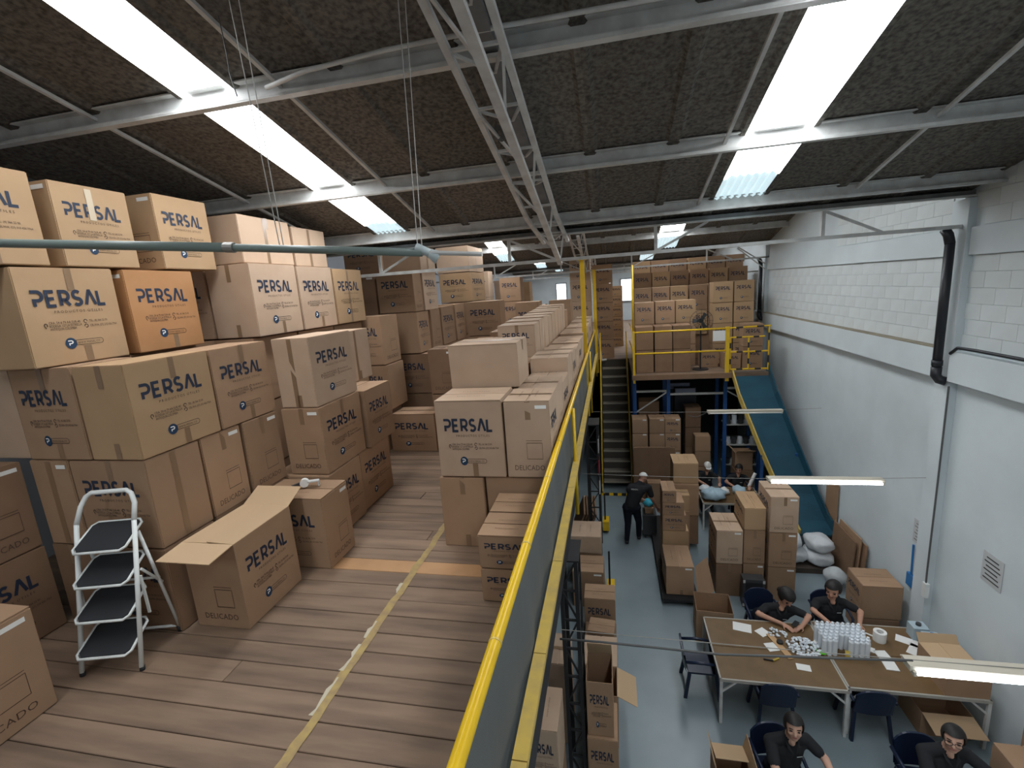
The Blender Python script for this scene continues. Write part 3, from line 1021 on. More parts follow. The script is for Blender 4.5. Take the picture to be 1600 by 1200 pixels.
# distant stacks of the mezzanine
for i, (x, y, zt, n, code) in enumerate(((-3.55, 15.4, 6.70, 4, 'P'), (-3.55, 17.2, 6.55, 4, ''), (-4.5, 15.0, 6.95, 4, 'P'), (-2.35, 17.5, 5.55, 3, 'P'), (-1.62, 18.6, 5.45, 3, 'P'),
                                         (-1.35, 16.6, 7.15, 5, 'P'), (-.62, 17.3, 6.95, 5, 'P'), (-4.3, 21.5, 6.55, 4, 'P'), (-4.6, 19.0, 6.7, 4, ''), (-.55, 20.2, 6.40, 6, 'P'), (-.02, 20.3, 6.15, 6, 'P'))):
    hh = (zt - Z0) / n - .002
    for k in range(n):
        carton('%s carton from below in the %s far stack on the mezzanine' % (ORD[k], ORD[i]), x, x + (.50 if i > 8 else .70), y, y + .62, Z0 + k * (hh + .002), hh, code, '', (KRAFT, TAN, PALE)[i % 3], group='far mezzanine stacks')

# ------------------------------------------------------------------ cartons on the far platform
G = 'platform cartons'
for i, x in enumerate((.68, 1.20, 1.70)):
    for k in range(2):
        carton('%s of the two cartons in the %s column right behind the platform rail' % (('lower', 'upper')[k], ORD[i]), x, x + .49, 14.1, 14.75, Z0 + k * .67, .665, '', '', DARKKRAFT, top='T' if k else '', group=G)
rows = ((15.0, .70, 3, .60, 5.65, 3), (16.4, .75, 6, .58, 6.05, 3), (17.4, .80, 6, .62, 6.55, 4), (19.0, .85, 6, .66, 7.00, 5))
for r, (y, x, n, w, zt, tiers) in enumerate(rows):
    hh = (zt - Z0) / tiers - .002
    for i in range(n):
        for k in range(tiers):
            if r > 0 and k < tiers - 2:
                continue
            zz = Z0 + k * (hh + .002)
            carton('platform carton, %s row from the rail, %s along, %s tier up' % (ORD[r + 1], ORD[i], ORD[k]), x + i * w, x + i * w + w - .02, y + .04 * ((i * 7) % 3), y + .62 + .04 * ((i * 7) % 3), zz, hh,
                   'P', '', (KRAFT, TAN, KRAFT)[(i + k) % 3], group=G)
    if r > 0:      # the tiers nobody can see are one solid layer of cartons each
        for k in range(tiers - 2):
            carton('hidden layer of the platform cartons, %s row, %s tier' % (ORD[r + 1], ORD[k]), x, x + n * w - .02, y + .08, y + .62, Z0 + k * (hh + .002), hh, group=G)
for i, x in enumerate((3.00, 3.58)):
    for k in range(4):
        carton('carton in the tall %s column beside the wall sign, %s from below' % (('aisle', 'wall')[i], ORD[k]), x, x + .56, 15.3, 15.9, Z0 + k * .615, .612, 'P', '', TAN, group=G)
for k in range(2):
    carton('%s carton right behind the striped platform gate' % ('lower', 'upper')[k], 3.62, 4.15, 14.35, 14.85, Z0 + k * .63, .625, 'P', '', KRAFT, group=G)
    carton('%s low carton beside the striped gate' % ('rear', 'front')[k], 2.55 + .55 * k, 3.05 + .55 * k, 14.7 - .3 * k, 15.15 - .3 * k, Z0, .46, 'P', '', KRAFT, top='T', group=G)
# ================================================================== RAILING, LADDER, FITTINGS
RX = -.56
# mezzanine guard rail
gr = empty('guard_rail', (0, 0, 0))
tag(gr, 'long yellow tube guard rail with grey shade net along the mezzanine edge', 'railing')
RZ = 6.35 - (6.35 - 4.573) * (-RX) / .63
LZ = 6.35 - (6.35 - 3.70) * (-RX) / .63
MB().tube([(RX, -1.2, RZ), (RX, 16.2, RZ)], .030, 14).build('top_tube', YELLOW, gr, smooth=True)
for y in (1.80, 2.63, 3.67, 4.6, 5.6):
    MB().tube([(RX, y, RZ), (RX, y + .012, RZ)], .0325, 14).build('joint_ring', YELLOWOLD, gr)
for a, b in ((-1.2, 1.9), (1.9, 2.62), (2.62, 3.68), (3.68, 5.2), (5.2, 8.3), (8.3, 11.2), (11.2, 16.2)):
    MB().box(RX + .005, RX + .085, a, b - .008, LZ - .025, LZ + .025).build('flat_bar', YELLOWOLD, gr)
for y in (-.6, 6.05, 11.3, 15.9):
    MB().tube([(RX + .035, y, 3.25), (RX + .035, y, RZ - .02)], .024, 10).build('post', YELLOW, gr, smooth=True)
# net: gently billowing sheet from the tube to the floor edge
mb = MB()
NY, NZ = 120, 10
ZB = 3.52
for i in range(NY):
    for j in range(NZ):
        def P(a, b):
            y = -1.2 + 17.4 * a / NY
            t = b / NZ
            z = ZB + (RZ - .01 - ZB) * t
            bul = .012 * math.sin(y * 5.1 + 2 * t) + .010 * math.sin(y * 11.7 + 5 * t)
            return (RX - .022 + bul * math.sin(math.pi * t), y, z)
        mb.face([P(i, j), P(i + 1, j), P(i + 1, j + 1), P(i, j + 1)])
mb.build('shade_net', NET, gr, smooth=True)
# tall yellow columns that carry the roof end of the rail
for (x, y, z1, lab) in ((-.60, 10.85, 6.85, 'tall yellow steel post rising from the rail to the roof lattice'), (-.52, 16.35, 6.75, 'yellow steel post at the stair head beyond the tall one')):
    o = MB().box(x - .05, x + .05, y - .05, y + .05, 3.3, z1).box(x - .09, x + .09, y - .09, y + .09, z1, z1 + .015).build('steel_post', YELLOW)
    tag(o, lab, 'post')


# black lattice columns that carry the mezzanine
def lattice_column(x, y, sx, sy, z1, label):
    r = empty('lattice_column', (x, y, 0))
    tag(r, label, 'column', 'black lattice columns')
    for a in (0, sx):
        for b in (0, sy):
            MB().bar((a, b, 0), (a, b, z1), .045).build('leg', BLACK, r)
    n = int(z1 / .36)
    for k in range(n):
        za, zb = z1 * k / n, z1 * (k + 1) / n
        q = MB().bar((0, 0, za), (sx, 0, za), .022).bar((0, 0, za), (sx, 0, zb) if k % 2 else (sx, 0, za), .018)
        MB().bar((0, 0, zb), (sx, 0, zb), .024).build('rung', BLACK, r)
        MB().bar((sx, 0, za), (sx, sy, zb), .02).build('brace', BLACK, r)
        MB().bar((0, 0, za) if k % 2 else (sx, 0, za), (sx, 0, zb) if k % 2 else (0, 0, zb), .02).build('brace', BLACK, r)
        MB().bar((sx, 0, zb), (sx, sy, zb), .022).build('rung', BLACK, r)
    MB().box(-.04, sx + .04, -.04, sy + .04, z1, z1 + .02).build('cap_plate', BLACK, r)
    return r


lattice_column(-.67, 5.02, .18, .40, 3.18, 'black lattice column under the rail, beside the open aisle boxes')
lattice_column(-.62, 10.4, .24, .5, 3.20, 'black lattice column farther along, with paper notices on it')
for k, (z, m_, lab) in enumerate(((2.55, PAPER, 'upper white notice'), (2.05, mat('red_notice', (.55, .04, .06), .6), 'red and white notice'), (1.55, PAPER, 'lower white notice'))):
    q = MB().box(-.375, -.36, 10.36, 10.62, z, z + .33).build('paper_notice', m_)
    tag(q, lab + ' fixed on the far black lattice column', 'notice')

# ---- step ladder (white frame, four black treads)
LAD = empty('step_ladder', (-3.882, 2.53, MZ), R(14.5))
tag(LAD, 'white folding step ladder with four black treads', 'ladder')
lw = .225       # half width at the foot
front0, back0 = -.10, .34        # foot positions front / back (local y)
top_y, top_z = .17, 1.07


def lad(t, s):          # front rail point
    return Vector((s * (lw - .005 * t), front0 + (top_y - front0) * t, 1.13 * t))


for s in (-1, 1):
    MB().tube([lad(0, s) + Vector((0, 0, .03)), lad(1, s)], .0175, 10).build('front_rail', WHITEPAINT, LAD, smooth=True)
    MB().tube([lad(0, s), lad(.03, s)], .019, 10).build('rubber_foot', RUBBER, LAD, smooth=True)
    tp = lad(.92, s)
    MB().tube([Vector((s * (lw + .02), back0, .03)), Vector((s * (lw - .02), tp.y + .05, tp.z - .02))], .0135, 10).build('back_rail', WHITEPAINT, LAD, smooth=True)
    MB().tube([Vector((s * (lw + .02), back0, 0)), Vector((s * (lw + .02), back0 - .01, .05))], .022, 10).build('rubber_foot', RUBBER, LAD, smooth=True)
    MB().bar(lad(.62, s) + Vector((s * .016, .01, 0)), lad(.28, s) + Vector((s * .018, .10, .06)), .012, .02).build('side_link', WHITEPAINT, LAD)
    MB().bar(lad(.66, s) + Vector((s * .016, .02, 0)), Vector((s * (lw - .004), .30, .50)), .012, .018).build('side_link', WHITEPAINT, LAD)
hoop = [lad(1, -1), lad(1, -1) + Vector((.012, .06, .12)), lad(1, -1) + Vector((.045, .09, .19)), lad(1, -1) + Vector((.085, .10, .215)),
        lad(1, 1) + Vector((-.085, .10, .215)), lad(1, 1) + Vector((-.045, .09, .19)), lad(1, 1) + Vector((-.012, .06, .12)), lad(1, 1)]
MB().tube(hoop, .0185, 10).build('handle_hoop', WHITEPAINT, LAD, smooth=True)
MB().tube([(-lw - .02, back0, .05), (lw + .02, back0, .05)], .012, 8).build('cross_tube', WHITEPAINT, LAD, smooth=True)
MB().tube([(-lw + .01, .29, .55), (lw - .01, .29, .55)], .011, 8).build('cross_tube', WHITEPAINT, LAD, smooth=True)
for k, t in enumerate((.19, .42, .645, .87)):
    c = lad(t, 0)
    w2 = lw - .005 * t - .022
    y0, y1 = c.y - .105, c.y + .165
    z = c.z
    tz = lambda yy_: z - .03 + (yy_ - y0) * .46          # the half folded ladder tips its treads up at the back
    ringp = [(a_, b_, tz(b_)) for a_, b_ in ((-w2 + .03, y0), (w2 - .03, y0), (w2, y0 + .03), (w2 - .004, y1 - .03), (w2 - .035, y1), (-w2 + .035, y1), (-w2 + .004, y1 - .03), (-w2, y0 + .03), (-w2 + .03, y0), (0, y0))]
    st = MB()
    st.tube(ringp, .0105, 8)
    tr = st.build('tread_frame', WHITEPAINT, LAD, smooth=True)
    q = MB()
    ym = (y0 + y1) / 2
    n = [(p[0] * .94, (p[1] - ym) * .92 + ym) for p in ringp[:8]]
    q.face([(a, b, tz(b) + .008) for a, b in n])
    q.face([(a, b, tz(b) - .006) for a, b in reversed(n)])
    for i in range(8):
        a, b = n[i], n[(i + 1) % 8]
        q.face([(a[0], a[1], tz(a[1]) - .006), (b[0], b[1], tz(b[1]) - .006), (b[0], b[1], tz(b[1]) + .008), (a[0], a[1], tz(a[1]) + .008)])
    q.build('tread_mat', RUBBER, tr)

# ---- tape gun on the fragile carton
tg = empty('tape_gun', (-3.22, 4.14, Z0 + .792), R(25))
tag(tg, 'white tape gun lying on the fragile-marked carton', 'tape gun')
MB().tube([(0, -.025, .05), (0, .025, .05)], .045, 16).build('tape_roll', PAPER, tg)
MB().box(.03, .14, -.028, .028, .05, .062).box(.135, .145, -.028, .028, .0, .06).build('blade_plate', STEELW, tg)
MB().bar((-.02, 0, .05), (-.13, 0, .02), .03, .035).build('handle', DARKGREY, tg)

# ---- conduit hung under the roof with a small lamp holder
cd = empty('hanging_conduit', (0, 0, 0))
tag(cd, 'grey-green conduit pipe hung across the cartons by thin wires', 'conduit')
A, B, Cc = Vector((-3.68, 2.35, 6.845)), Vector((-2.05, 2.35, 6.68)), Vector((-.93, 2.35, 6.56))
A2 = A + (A - B) * .35
MB().tube([A2, B], .026, 12).build('pipe', CONDUIT, cd, smooth=True)
MB().tube([B, Cc], .0205, 12).build('pipe', CONDUIT, cd, smooth=True)
MB().tube([B - (Cc - B).normalized() * .03, B + (Cc - B).normalized() * .03], .028, 12).build('coupling', WIRE, cd)
D = Cc + (Cc - B) * .28
MB().tube([Cc, D], .011, 8).build('thin_rod', STEELW, cd)
lh = empty('lamp_holder', Cc, 0)
tag(lh, 'small pale grey lamp holder clamped at the conduit end', 'lamp holder')
MB().tube([(-.03, 0, .03), (.035, .01, -.005)], .022, 10).tube([(.035, .01, -.005), (.075, .02, -.03)], .022, 12, r1=.036).build('shell', mat('pale_grey_plastic', (.50, .58, .60), .4), lh, smooth=True)
for i, (bx, by, bz, t) in enumerate(((-2.02, 2.60, 8.6, 1.28), (-1.96, 2.62, 8.6, 1.30), (-1.12, 2.9, 8.5, 1.98), (-1.08, 2.92, 8.5, 2.0))):
    p = B + (Cc - B) * (t - 1) if t >= 1 else A + (B - A) * t
    o = MB().tube([p, (bx, by, bz)], .0028, 5).build('hanging_wire', WIRE)
    tag(o, ('thin wire from the roof to the conduit middle, inner strand', 'thin wire from the roof to the conduit middle, outer strand',
            'thin wire from the roof to the lamp holder, inner strand', 'thin wire from the roof to the lamp holder, outer strand')[i], 'wire', 'conduit wires')
o = MB().tube([(-2.63, 3.3, 8.36), (-2.60, 3.28, 8.1), (-2.62, 3.3, 8.0), (-2.55, 3.25, 7.82)], .004, 6).build('loose_cable', CABLE)
tag(o, 'loose dangling cable end beside the skylight', 'cable')
# cable clipped under the near purlin and coil on the rafter
o = MB().tube([(-2.7, 3.80, 8.09), (-2.3, 3.74, 8.13), (-1.6, 3.72, 8.16), (-.7, 3.72, 8.17), (.4, 3.72, 8.16), (1.6, 3.72, 8.17)], .018, 8).build('cable_tray_tube', STEELW, smooth=True)
tag(o, 'pale tube running along the purlin behind the lattice rafter', 'tube')
cc = MB()
for k in range(4):
    cc.tube([(-.93 + .006 * k + .035 * math.cos(R(a)), 4.42 + .02 * k, 7.70 + .06 * math.sin(R(a))) for a in range(0, 370, 24)], .005, 6)
tag(cc.build('cable_coil', CABLE), 'small black cable coil hung on the lattice rafter', 'cable coil')

# ---- fluorescent fittings on wires across the hall
def tube_light(x0, x1, y, z, lit, label):
    r = empty('fluorescent_light', (x0, y, z))
    tag(r, label, 'light', 'fluorescent lights')
    L = x1 - x0
    MB().box(0, L, -.075, .055, .0, .05).box(.02, L - .02, .055, .11, .0, .008).build('housing', CREAM, r)
    for s in ((-.082,) if lit else (-.082, .04)):
        MB().tube([(.05, s - .01, -.008), (L - .05, s - .01, -.008)], .014, 10).build('lamp_tube', LAMPON if lit else LAMPOFF, r, smooth=True)
    for a in (.03, L - .03):
        MB().box(a - .012, a + .012, -.10, .07, -.03, .01).build('socket', CREAM, r)
    return r


tube_light(2.42, 4.15, 4.13, 2.90, True, 'lit fluorescent light over the seated women, nearest the viewer')
tube_light(2.44, 4.12, 8.0, 2.96, True, 'lit fluorescent light in front of the blue chute')
tube_light(2.25, 3.94, 12.0, 3.02, False, 'unlit fluorescent fitting before the chute top')
for (y, z, dy, lab) in ((4.13, 2.97, 0, 'nearest'), (8.0, 3.03, 0, 'middle'), (12.0, 3.08, 0, 'farthest')):
    pts = [(-.58 + 5.36 * k / 12, y, z - .05 * math.sin(math.pi * k / 12) * (1 if y > 5 else .4)) for k in range(13)]
    o = MB().tube(pts, .004, 5).build('support_wire', WIRE)
    tag(o, 'support wire of the %s hanging light fitting' % {'nearest': 'front', 'middle': 'centre', 'farthest': 'unlit'}[lab], 'wire')
o = MB().tube([(-.58, 4.02, 2.955), (-.2, 4.0, 2.975), (.3, 4.03, 2.94), (.9, 4.06, 2.90), (1.6, 4.08, 2.93), (2.47, 4.12, 2.95)], .011, 7).build('power_cable', CABLE, smooth=True)
tag(o, 'dark power cable strung from the rail side to the front light', 'cable')
o = MB().tube([(1.78, 12.0, 2.95), (2.0, 12, 2.9), (2.25, 12, 3.02)], .006, 5).build('power_cable', CABLE)
tag(o, 'thin cable drooping to the unlit fitting', 'cable')

# ---- downpipes on the white wall
def downpipe(y, z1, z0, label):
    r = empty('downpipe', (4.60, y, 0))
    tag(r, label, 'pipe', 'black downpipes')
    MB().tube([(0, 0, z1), (0, 0, z0 + .18)], .058, 12).build('pipe', PIPEBLACK, r, smooth=True)
    MB().tube([(0, 0, z0 + .20), (0, 0, z0 + .08), (.03, -.03, z0 + .02), (.09, -.08, z0)], .066, 12).build('elbow', PIPEBLACK, r, smooth=True)
    MB().tube([(0, 0, z0 + .30), (0, 0, z0 + .22)], .067, 12).build('socket_ring', PIPEBLACK, r, smooth=True)
    MB().tube([(0, 0, z1 - .02), (-.02, .02, z1 + .10), (-.06, .04, z1 + .18)], .06, 12).build('bend', PIPEBLACK, r, smooth=True)
    return r


downpipe(7.86, 6.55, 4.60, 'thick black downpipe on the near pilaster of the white wall')
downpipe(16.42, 6.55, 4.85, 'black downpipe on the second pilaster, above the striped gate')
downpipe(24.9, 6.45, 5.10, 'small looking black downpipe on the farthest pilaster')
o = MB().tube([(4.655, 7.70, 5.02), (4.645, 7.55, 5.12), (4.64, 7.2, 5.13), (4.64, 4.0, 5.13)], .022, 8).build('wall_conduit', PIPEBLACK, smooth=True)
tag(o, 'black conduit running along the wall ledge from the downpipe', 'conduit')
o = MB().tube([(4.67, 7.68, 4.55), (4.675, 7.69, 3.0), (4.67, 7.69, 1.6), (4.675, 7.69, 1.15)], .013, 6).build('wall_cable', CABLE)
tag(o, 'dark cable down the wall below the downpipe', 'cable')
o = MB().box(4.64, 4.70, 7.64, 7.72, 1.18, 1.42).build('socket_box', WHITEPAINT)
tag(o, 'small white socket box at the end of the wall cable', 'socket box')
# papers and tools on the white wall
for (y, z, w, h, lab) in ((6.69, 2.07, .34, .42, 'faint printed sheet on the wall beyond the lit light'), (8.15, 1.79, .34, .40, 'grey sheet on the wall above the blue dustpan')):
    r = empty('wall_notice', (WALLX - .006, y, z))
    tag(r, lab, 'notice')
    MB().box(-.003, .003, -w / 2, w / 2, 0, h).build('sheet', MEMO, r)
    for k in range(6):
        MB().box(-.0045, -.003, -w * .4 + .02 * (k % 3), w * .4 - .03 * (k % 2), h * (.12 + .14 * k), h * (.12 + .14 * k) + .018).build('text_line', DARKGREY if y < 7 else STEELG, r)
dp = empty('dustpan', (WALLX - .03, 8.22, 1.00))
tag(dp, 'blue plastic dustpan with long handle hung on the wall', 'dustpan')
MB().box(-.02, .02, -.09, .09, 0, .22).build('pan', BLUEP, dp)
MB().tube([(0, 0, .2), (0, .02, .75)], .016, 8).build('handle', BLUEP, dp)

# ---- stairs to the far mezzanine
sr = empty('staircase', (0, 0, 0))
tag(sr, 'steep steel staircase with dark treads and yellow side rails', 'staircase')
NS = 13
for k in range(NS):
    t = (k + 1) / (NS + 1)
    y, z = 13.9 + 3.0 * t, 3.65 * t
    MB().box(-.36, .46, y - .02, y + .20, z - .03, z).build('tread', mat('tread_steel', (.20, .18, .15), .6), sr)
    MB().box(-.36, .46, y - .03, y - .02, z - .05, z + .003).build('nosing', mat('worn_nosing', (.36, .33, .27), .5), sr)
    MB().box(-.36, .46, y + .19, y + .20, z - .03, z + .24).build('riser', mat('riser_steel', (.07, .062, .052), .8), sr)
for x in (-.40, .48):
    MB().bar((x, 13.82, .0), (x, 16.95, 3.75), .03, .22).build('stringer', YELLOWOLD if x < 0 else STEELG, sr)
    MB().tube([(x, 13.85, .95), (x, 16.9, 4.60)], .02, 8).build('handrail', YELLOW, sr, smooth=True)
    for t in (.02, .5, .98):
        MB().tube([(x, 13.85 + 3.05 * t, 3.65 * t), (x, 13.85 + 3.05 * t, 3.65 * t + .96)], .017, 8).build('post', YELLOW, sr)
hz = empty('hazard_strip', (0, 13.62, 0))
tag(hz, 'yellow and black striped strip at the foot of the stairs', 'floor marking')
for k in range(8):
    MB().box(-.46 + k * .125, -.46 + (k + 1) * .125, 0, .17, .0, .012 + .0).build('stripe', YELLOW if k % 2 == 0 else BLACK, hz)

# ---- platform rail and striped gate
pr = empty('platform_rail', (0, 13.78, 0))
tag(pr, 'yellow tube rail along the front of the far platform', 'railing')
for z in (4.88, 4.27):
    MB().tube([(.60, 0, z), (3.10, 0, z)], .025, 8).build('rail', YELLOW, pr, smooth=True)
for x in (.60, 3.08):
    MB().box(x - .03 - (.02 if x > 2 else 0), x + .03 + (.02 if x > 2 else 0), -.03, .03, 3.42, 4.92).build('post', YELLOW, pr)
for z in (4.88, 4.27):
    MB().tube([(.60, 0, z), (.60, 3.1, z)], .022, 8).build('side_rail', YELLOW, pr, smooth=True)
MB().tube([(.60, .1, 4.9), (.60, .1, 6.75)], .028, 8).build('corner_post', YELLOW, pr, smooth=True)
gt = empty('striped_gate', (0, 13.78, 0))
tag(gt, 'black and yellow striped gate frame at the chute top', 'gate')
for (a, b) in (((3.16, 4.62), (4.02, 4.62)), ((3.16, 4.22), (4.10, 4.22)), ((3.16, 3.74), (4.10, 3.74)), ((3.62, 3.74), (3.62, 4.62)), ((4.12, 3.70), (4.12, 4.92)), ((3.16, 3.74), (3.16, 4.62)), ((3.12, 4.88), (4.16, 4.90))):
    n = 6
    for k in range(n):
        p = [a[0] + (b[0] - a[0]) * k / n, a[1] + (b[1] - a[1]) * k / n]
        q = [a[0] + (b[0] - a[0]) * (k + 1) / n, a[1] + (b[1] - a[1]) * (k + 1) / n]
        MB().tube([(p[0], 0, p[1]), (q[0], 0, q[1])], .022, 7).build('bar', YELLOW if k % 3 != 1 else BLACK, gt)
o = MB().box(2.70, 3.02, 13.73, 13.745, 4.55, 4.83).build('paper_notice', PAPER)
tag(o, 'white notice hung on the platform rail beside the fan', 'notice')
for k in range(2):
    q = MB().box(WALLX - .155, WALLX - .142, 17.4 + k * .32, 17.62 + k * .32, 4.72, 5.02).build('fire_notice', mat('red_notice', (.55, .04, .06), .6))
    tag(q, '%s red safety sign on the wall band beyond the platform' % ('first', 'second')[k], 'sign')

# ---- pedestal fan
fn = empty('pedestal_fan', (2.50, 14.40, MZ), 0)
tag(fn, 'black pedestal fan behind the platform rail', 'fan')
MB().tube([(0, 0, .02), (0, 0, 1.28)], .02, 8).build('pole', BLACK, fn)
MB().tube([(0, 0, 0), (0, 0, .025)], .22, 20).build('base', BLACK, fn)
MB().tube([(0, -.02, 1.42), (0, .18, 1.42)], .07, 12).build('motor', BLACK, fn)
for rr in (.11, .22, .31):
    MB().tube([(rr * math.cos(R(a)), -.10, 1.42 + rr * math.sin(R(a))) for a in range(0, 370, 15)], .006, 5).build('guard_ring', BLACK, fn)
for k in range(12):
    a = R(k * 30)
    MB().tube([(0, -.12, 1.42), (.31 * math.cos(a), -.10, 1.42 + .31 * math.sin(a))], .004, 5).build('guard_wire', BLACK, fn)
for k in range(3):
    a = R(k * 120 + 60)
    u, v = Vector((math.cos(a), 0, math.sin(a))), Vector((-math.sin(a), 0, math.cos(a)))
    c = Vector((0, -.05, 1.42))
    MB().face([c + u * .04 - v * .03, c + u * .23 - v * .07 + Vector((0, .02, 0)), c + u * .24 + v * .06 - Vector((0, .02, 0)), c + u * .04 + v * .03]).build('blade', DARKGREY, fn)

# ---- blue chute
ch = empty('chute', (0, 0, 0))
tag(ch, 'long teal blue chute sloping down beside the white wall', 'chute')
prof = [(3.22, 4.14, 13.85, 3.66), (3.30, 4.20, 13.3, 3.05), (3.58, 4.42, 12.4, 1.95), (3.85, 4.62, 11.7, 1.05), (4.00, 4.70, 11.2, .62), (4.0, 4.72, 10.75, .50)]
mb = MB()
sd = MB()
s2 = MB()
for (a0, a1, ya, za), (b0, b1, yb, zb) in zip(prof, prof[1:]):
    mb.face([(a0, ya, za), (b0, yb, zb), (b1, yb, zb), (a1, ya, za)])
    mb.face([(a1, ya, za - .03), (b1, yb, zb - .03), (b0, yb, zb - .03), (a0, ya, za - .03)])
    s2.bar((a0, ya, za + .05), (b0, yb, zb + .05), .035, .14)
    sd.bar((a1, ya, za + .10), (b1, yb, zb + .10), .03, .24)
mb.build('slide_sheet', CHUTEBLUE, ch)
s2.build('yellow_side', YELLOWOLD, ch)
sd.build('blue_side', CHUTEBLUE, ch)
for (x, y, z) in ((3.62, 12.3, 1.8), (4.40, 12.3, 1.85), (4.05, 11.25, .6), (4.66, 11.25, .6)):
    MB().box(x - .03, x + .03, y - .03, y + .03, 0, z).build('support', BLUESTEEL, ch)

# ---- blue rack under the platform
rk = empty('storage_rack', (0, 14.2, 0))
tag(rk, 'blue upright steel rack carrying the far platform', 'rack')
for x in (.62, 1.58, 3.14, 4.08):
    for y in (0, 1.1):
        MB().box(x - .05, x + .05, y - .04, y + .04, 0, 3.44).build('upright', BLUESTEEL, rk)
for (a, b, z) in ((.62, 1.58, 3.08), (1.58, 3.14, 2.98), (3.14, 4.08, 3.12)):
    MB().bar((a, 0, z), (b, 0, z), .04, .06).build('beam', STEELW, rk)
MB().bar((1.55, 0, 3.05), (.66, 0, 2.45), .035).build('brace', STEELW, rk)
MB().bar((3.18, 0, 3.05), (4.05, 0, 2.5), .035).build('brace', STEELW, rk)
for k in range(3):
    MB().box(3.2, 4.1, .2, .7, .7 + k * .62, .73 + k * .62).build('shelf', STEELW, rk)
# dark objects on the rack shelves
for k in range(3):
    for j in range(5):
        o = MB().tube([(3.30 + j * .17, 14.5, .735 + k * .62), (3.30 + j * .17, 14.5, .735 + k * .62 + .16 + .05 * ((j * 3 + k) % 3))], .07, 10).build('jar', PLASTICW if (j + k) % 2 else DARKGREY, smooth=False)
        tag(o, '%s jar on the %s shelf behind the chute' % (ORD[j], ORD[k]), 'jar', 'jars on the rack shelves')
# dark back of the storage under the platform
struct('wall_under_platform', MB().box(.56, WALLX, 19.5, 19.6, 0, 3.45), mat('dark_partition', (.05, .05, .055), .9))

o = MB().tube([(-.36, 16.75, 3.655), (-.50, 17.0, 4.72)], .022, 8).tube([(-.36, 16.75, 3.655), (-.20, 16.80, 3.66)], .03, 8).build('leaning_stand', STEELW)
tag(o, 'pale metal stand leaning at the head of the stairs', 'stand')
# ================================================================== GROUND FLOOR GOODS
def table(x0, x1, y0, y1, h, label):
    r = empty('work_table', ((x0 + x1) / 2, (y0 + y1) / 2, 0))
    tag(r, label, 'table', 'packing tables')
    w, d = (x1 - x0) / 2, (y1 - y0) / 2
    for (a, b) in ((-d + .02, -.006), (.006, d - .02)):
        MB().box(-w + .02, w - .02, a, b, h - .02, h).build('top_board', BROWNTOP, r)
    for (a, b) in (((-w, -d + .01), (w, -d + .01)), ((-w, d - .01), (w, d - .01)), ((-w + .01, -d), (-w + .01, d)), ((w - .01, -d), (w - .01, d))):
        MB().bar((a[0], a[1], h - .022), (b[0], b[1], h - .022), .024, .044).build('edge_rail', TABLEEDGE, r)
    for sx in (-1, 1):
        for sy in (-1, 1):
            MB().box(sx * (w - .02) - .02, sx * (w - .02) + .02, sy * (d - .02) - .02, sy * (d - .02) + .02, 0, h - .044).build('leg', STEELW, r)
            MB().bar((sx * (w - .03), sy * (d - .02), h - .22), (sx * (w - .22), sy * (d - .02), h - .045), .024).build('brace', STEELW, r)
    return r


table(1.36, 2.99, 6.12, 7.42, .75, 'brown topped packing table with the phone user, aisle half')
table(3.00, 4.64, 6.18, 7.50, .75, 'brown topped packing table against the white wall')
TZ = .752
# sheets and small goods on the tables
for i, (x, y, w, d, rz, lab) in enumerate(((1.92, 7.22, .27, .20, -12, 'large printed sheet near the corner of the aisle table'), (2.20, 7.14, .17, .16, 35, 'square paper bag beside the large printed sheet'),
                                           (2.24, 6.83, .16, .17, 15, 'notebook page beside the wooden strip'), (2.55, 6.47, .18, .12, -8, 'lone small sheet at the front of the aisle table'),
                                           (2.96, 6.99, .17, .08, -38, 'white card lying across the table joint'), (3.60, 6.94, .12, .10, -30, 'small white slip beside the folded leaflets'),
                                           (3.72, 6.84, .16, .17, 6, 'upper folded leaflet'), (3.72, 6.64, .16, .17, -4, 'lower folded leaflet'),
                                           (4.22, 7.18, .30, .16, -30, 'sheet by the water jugs'), (4.24, 6.98, .22, .26, -40, 'loose sheets under the marker pens'))):
    o = MB().box(-w / 2, w / 2, -d / 2, d / 2, 0, .004 if 'leaflet' not in lab else .012).build('paper_sheet', PAPER, None, (x, y, TZ), R(rz))
    tag(o, 'white ' + lab if not lab.startswith('white') else lab, 'paper')
o = MB().box(-.045, .045, -.26, .26, 0, .012).build('wooden_strip', mat('raw_wood', (.52, .32, .16), .6), None, (2.36, 6.86, TZ), R(18))
tag(o, 'pale wooden strip lying before the phone user', 'wood strip')
o = MB().tube([(0, 0, 0), (0, 0, .03)], .045, 14).build('round_lid', BLACK, None, (2.38, 6.92, TZ + .013))
tag(o, 'round black lid on the wooden strip', 'lid')
# heap of clear caps
heap = MB()
q = random.Random(3)
for k in range(150):
    a, r_ = q.uniform(0, 6.28), .20 * math.sqrt(q.random())
    heap.ball((r_ * math.cos(a) * 1.15, r_ * math.sin(a), .02 + q.uniform(0, .07) * (1 - r_ / .24)), (q.uniform(.016, .028), q.uniform(.014, .024), .016), 6)
o = heap.build('cap_heap', PLASTICW, None, (2.68, 6.86, TZ), 0)
tag(o, 'loose heap of clear plastic caps in the middle of the aisle table', 'plastic caps', kind='stuff')
heap = MB()
for k in range(26):
    a, r_ = q.uniform(0, 6.28), .11 * math.sqrt(q.random())
    heap.ball((r_ * math.cos(a) * 1.3, r_ * math.sin(a), .02), (.02, .018, .016), 6)
tag(heap.build('clear_fitting_heap', PLASTICW, None, (2.40, 7.13, TZ)), 'few clear fittings in front of the phone user', 'plastic fittings', kind='stuff')
gs = empty('green_scoop', (2.90, 6.78, TZ), R(-20))
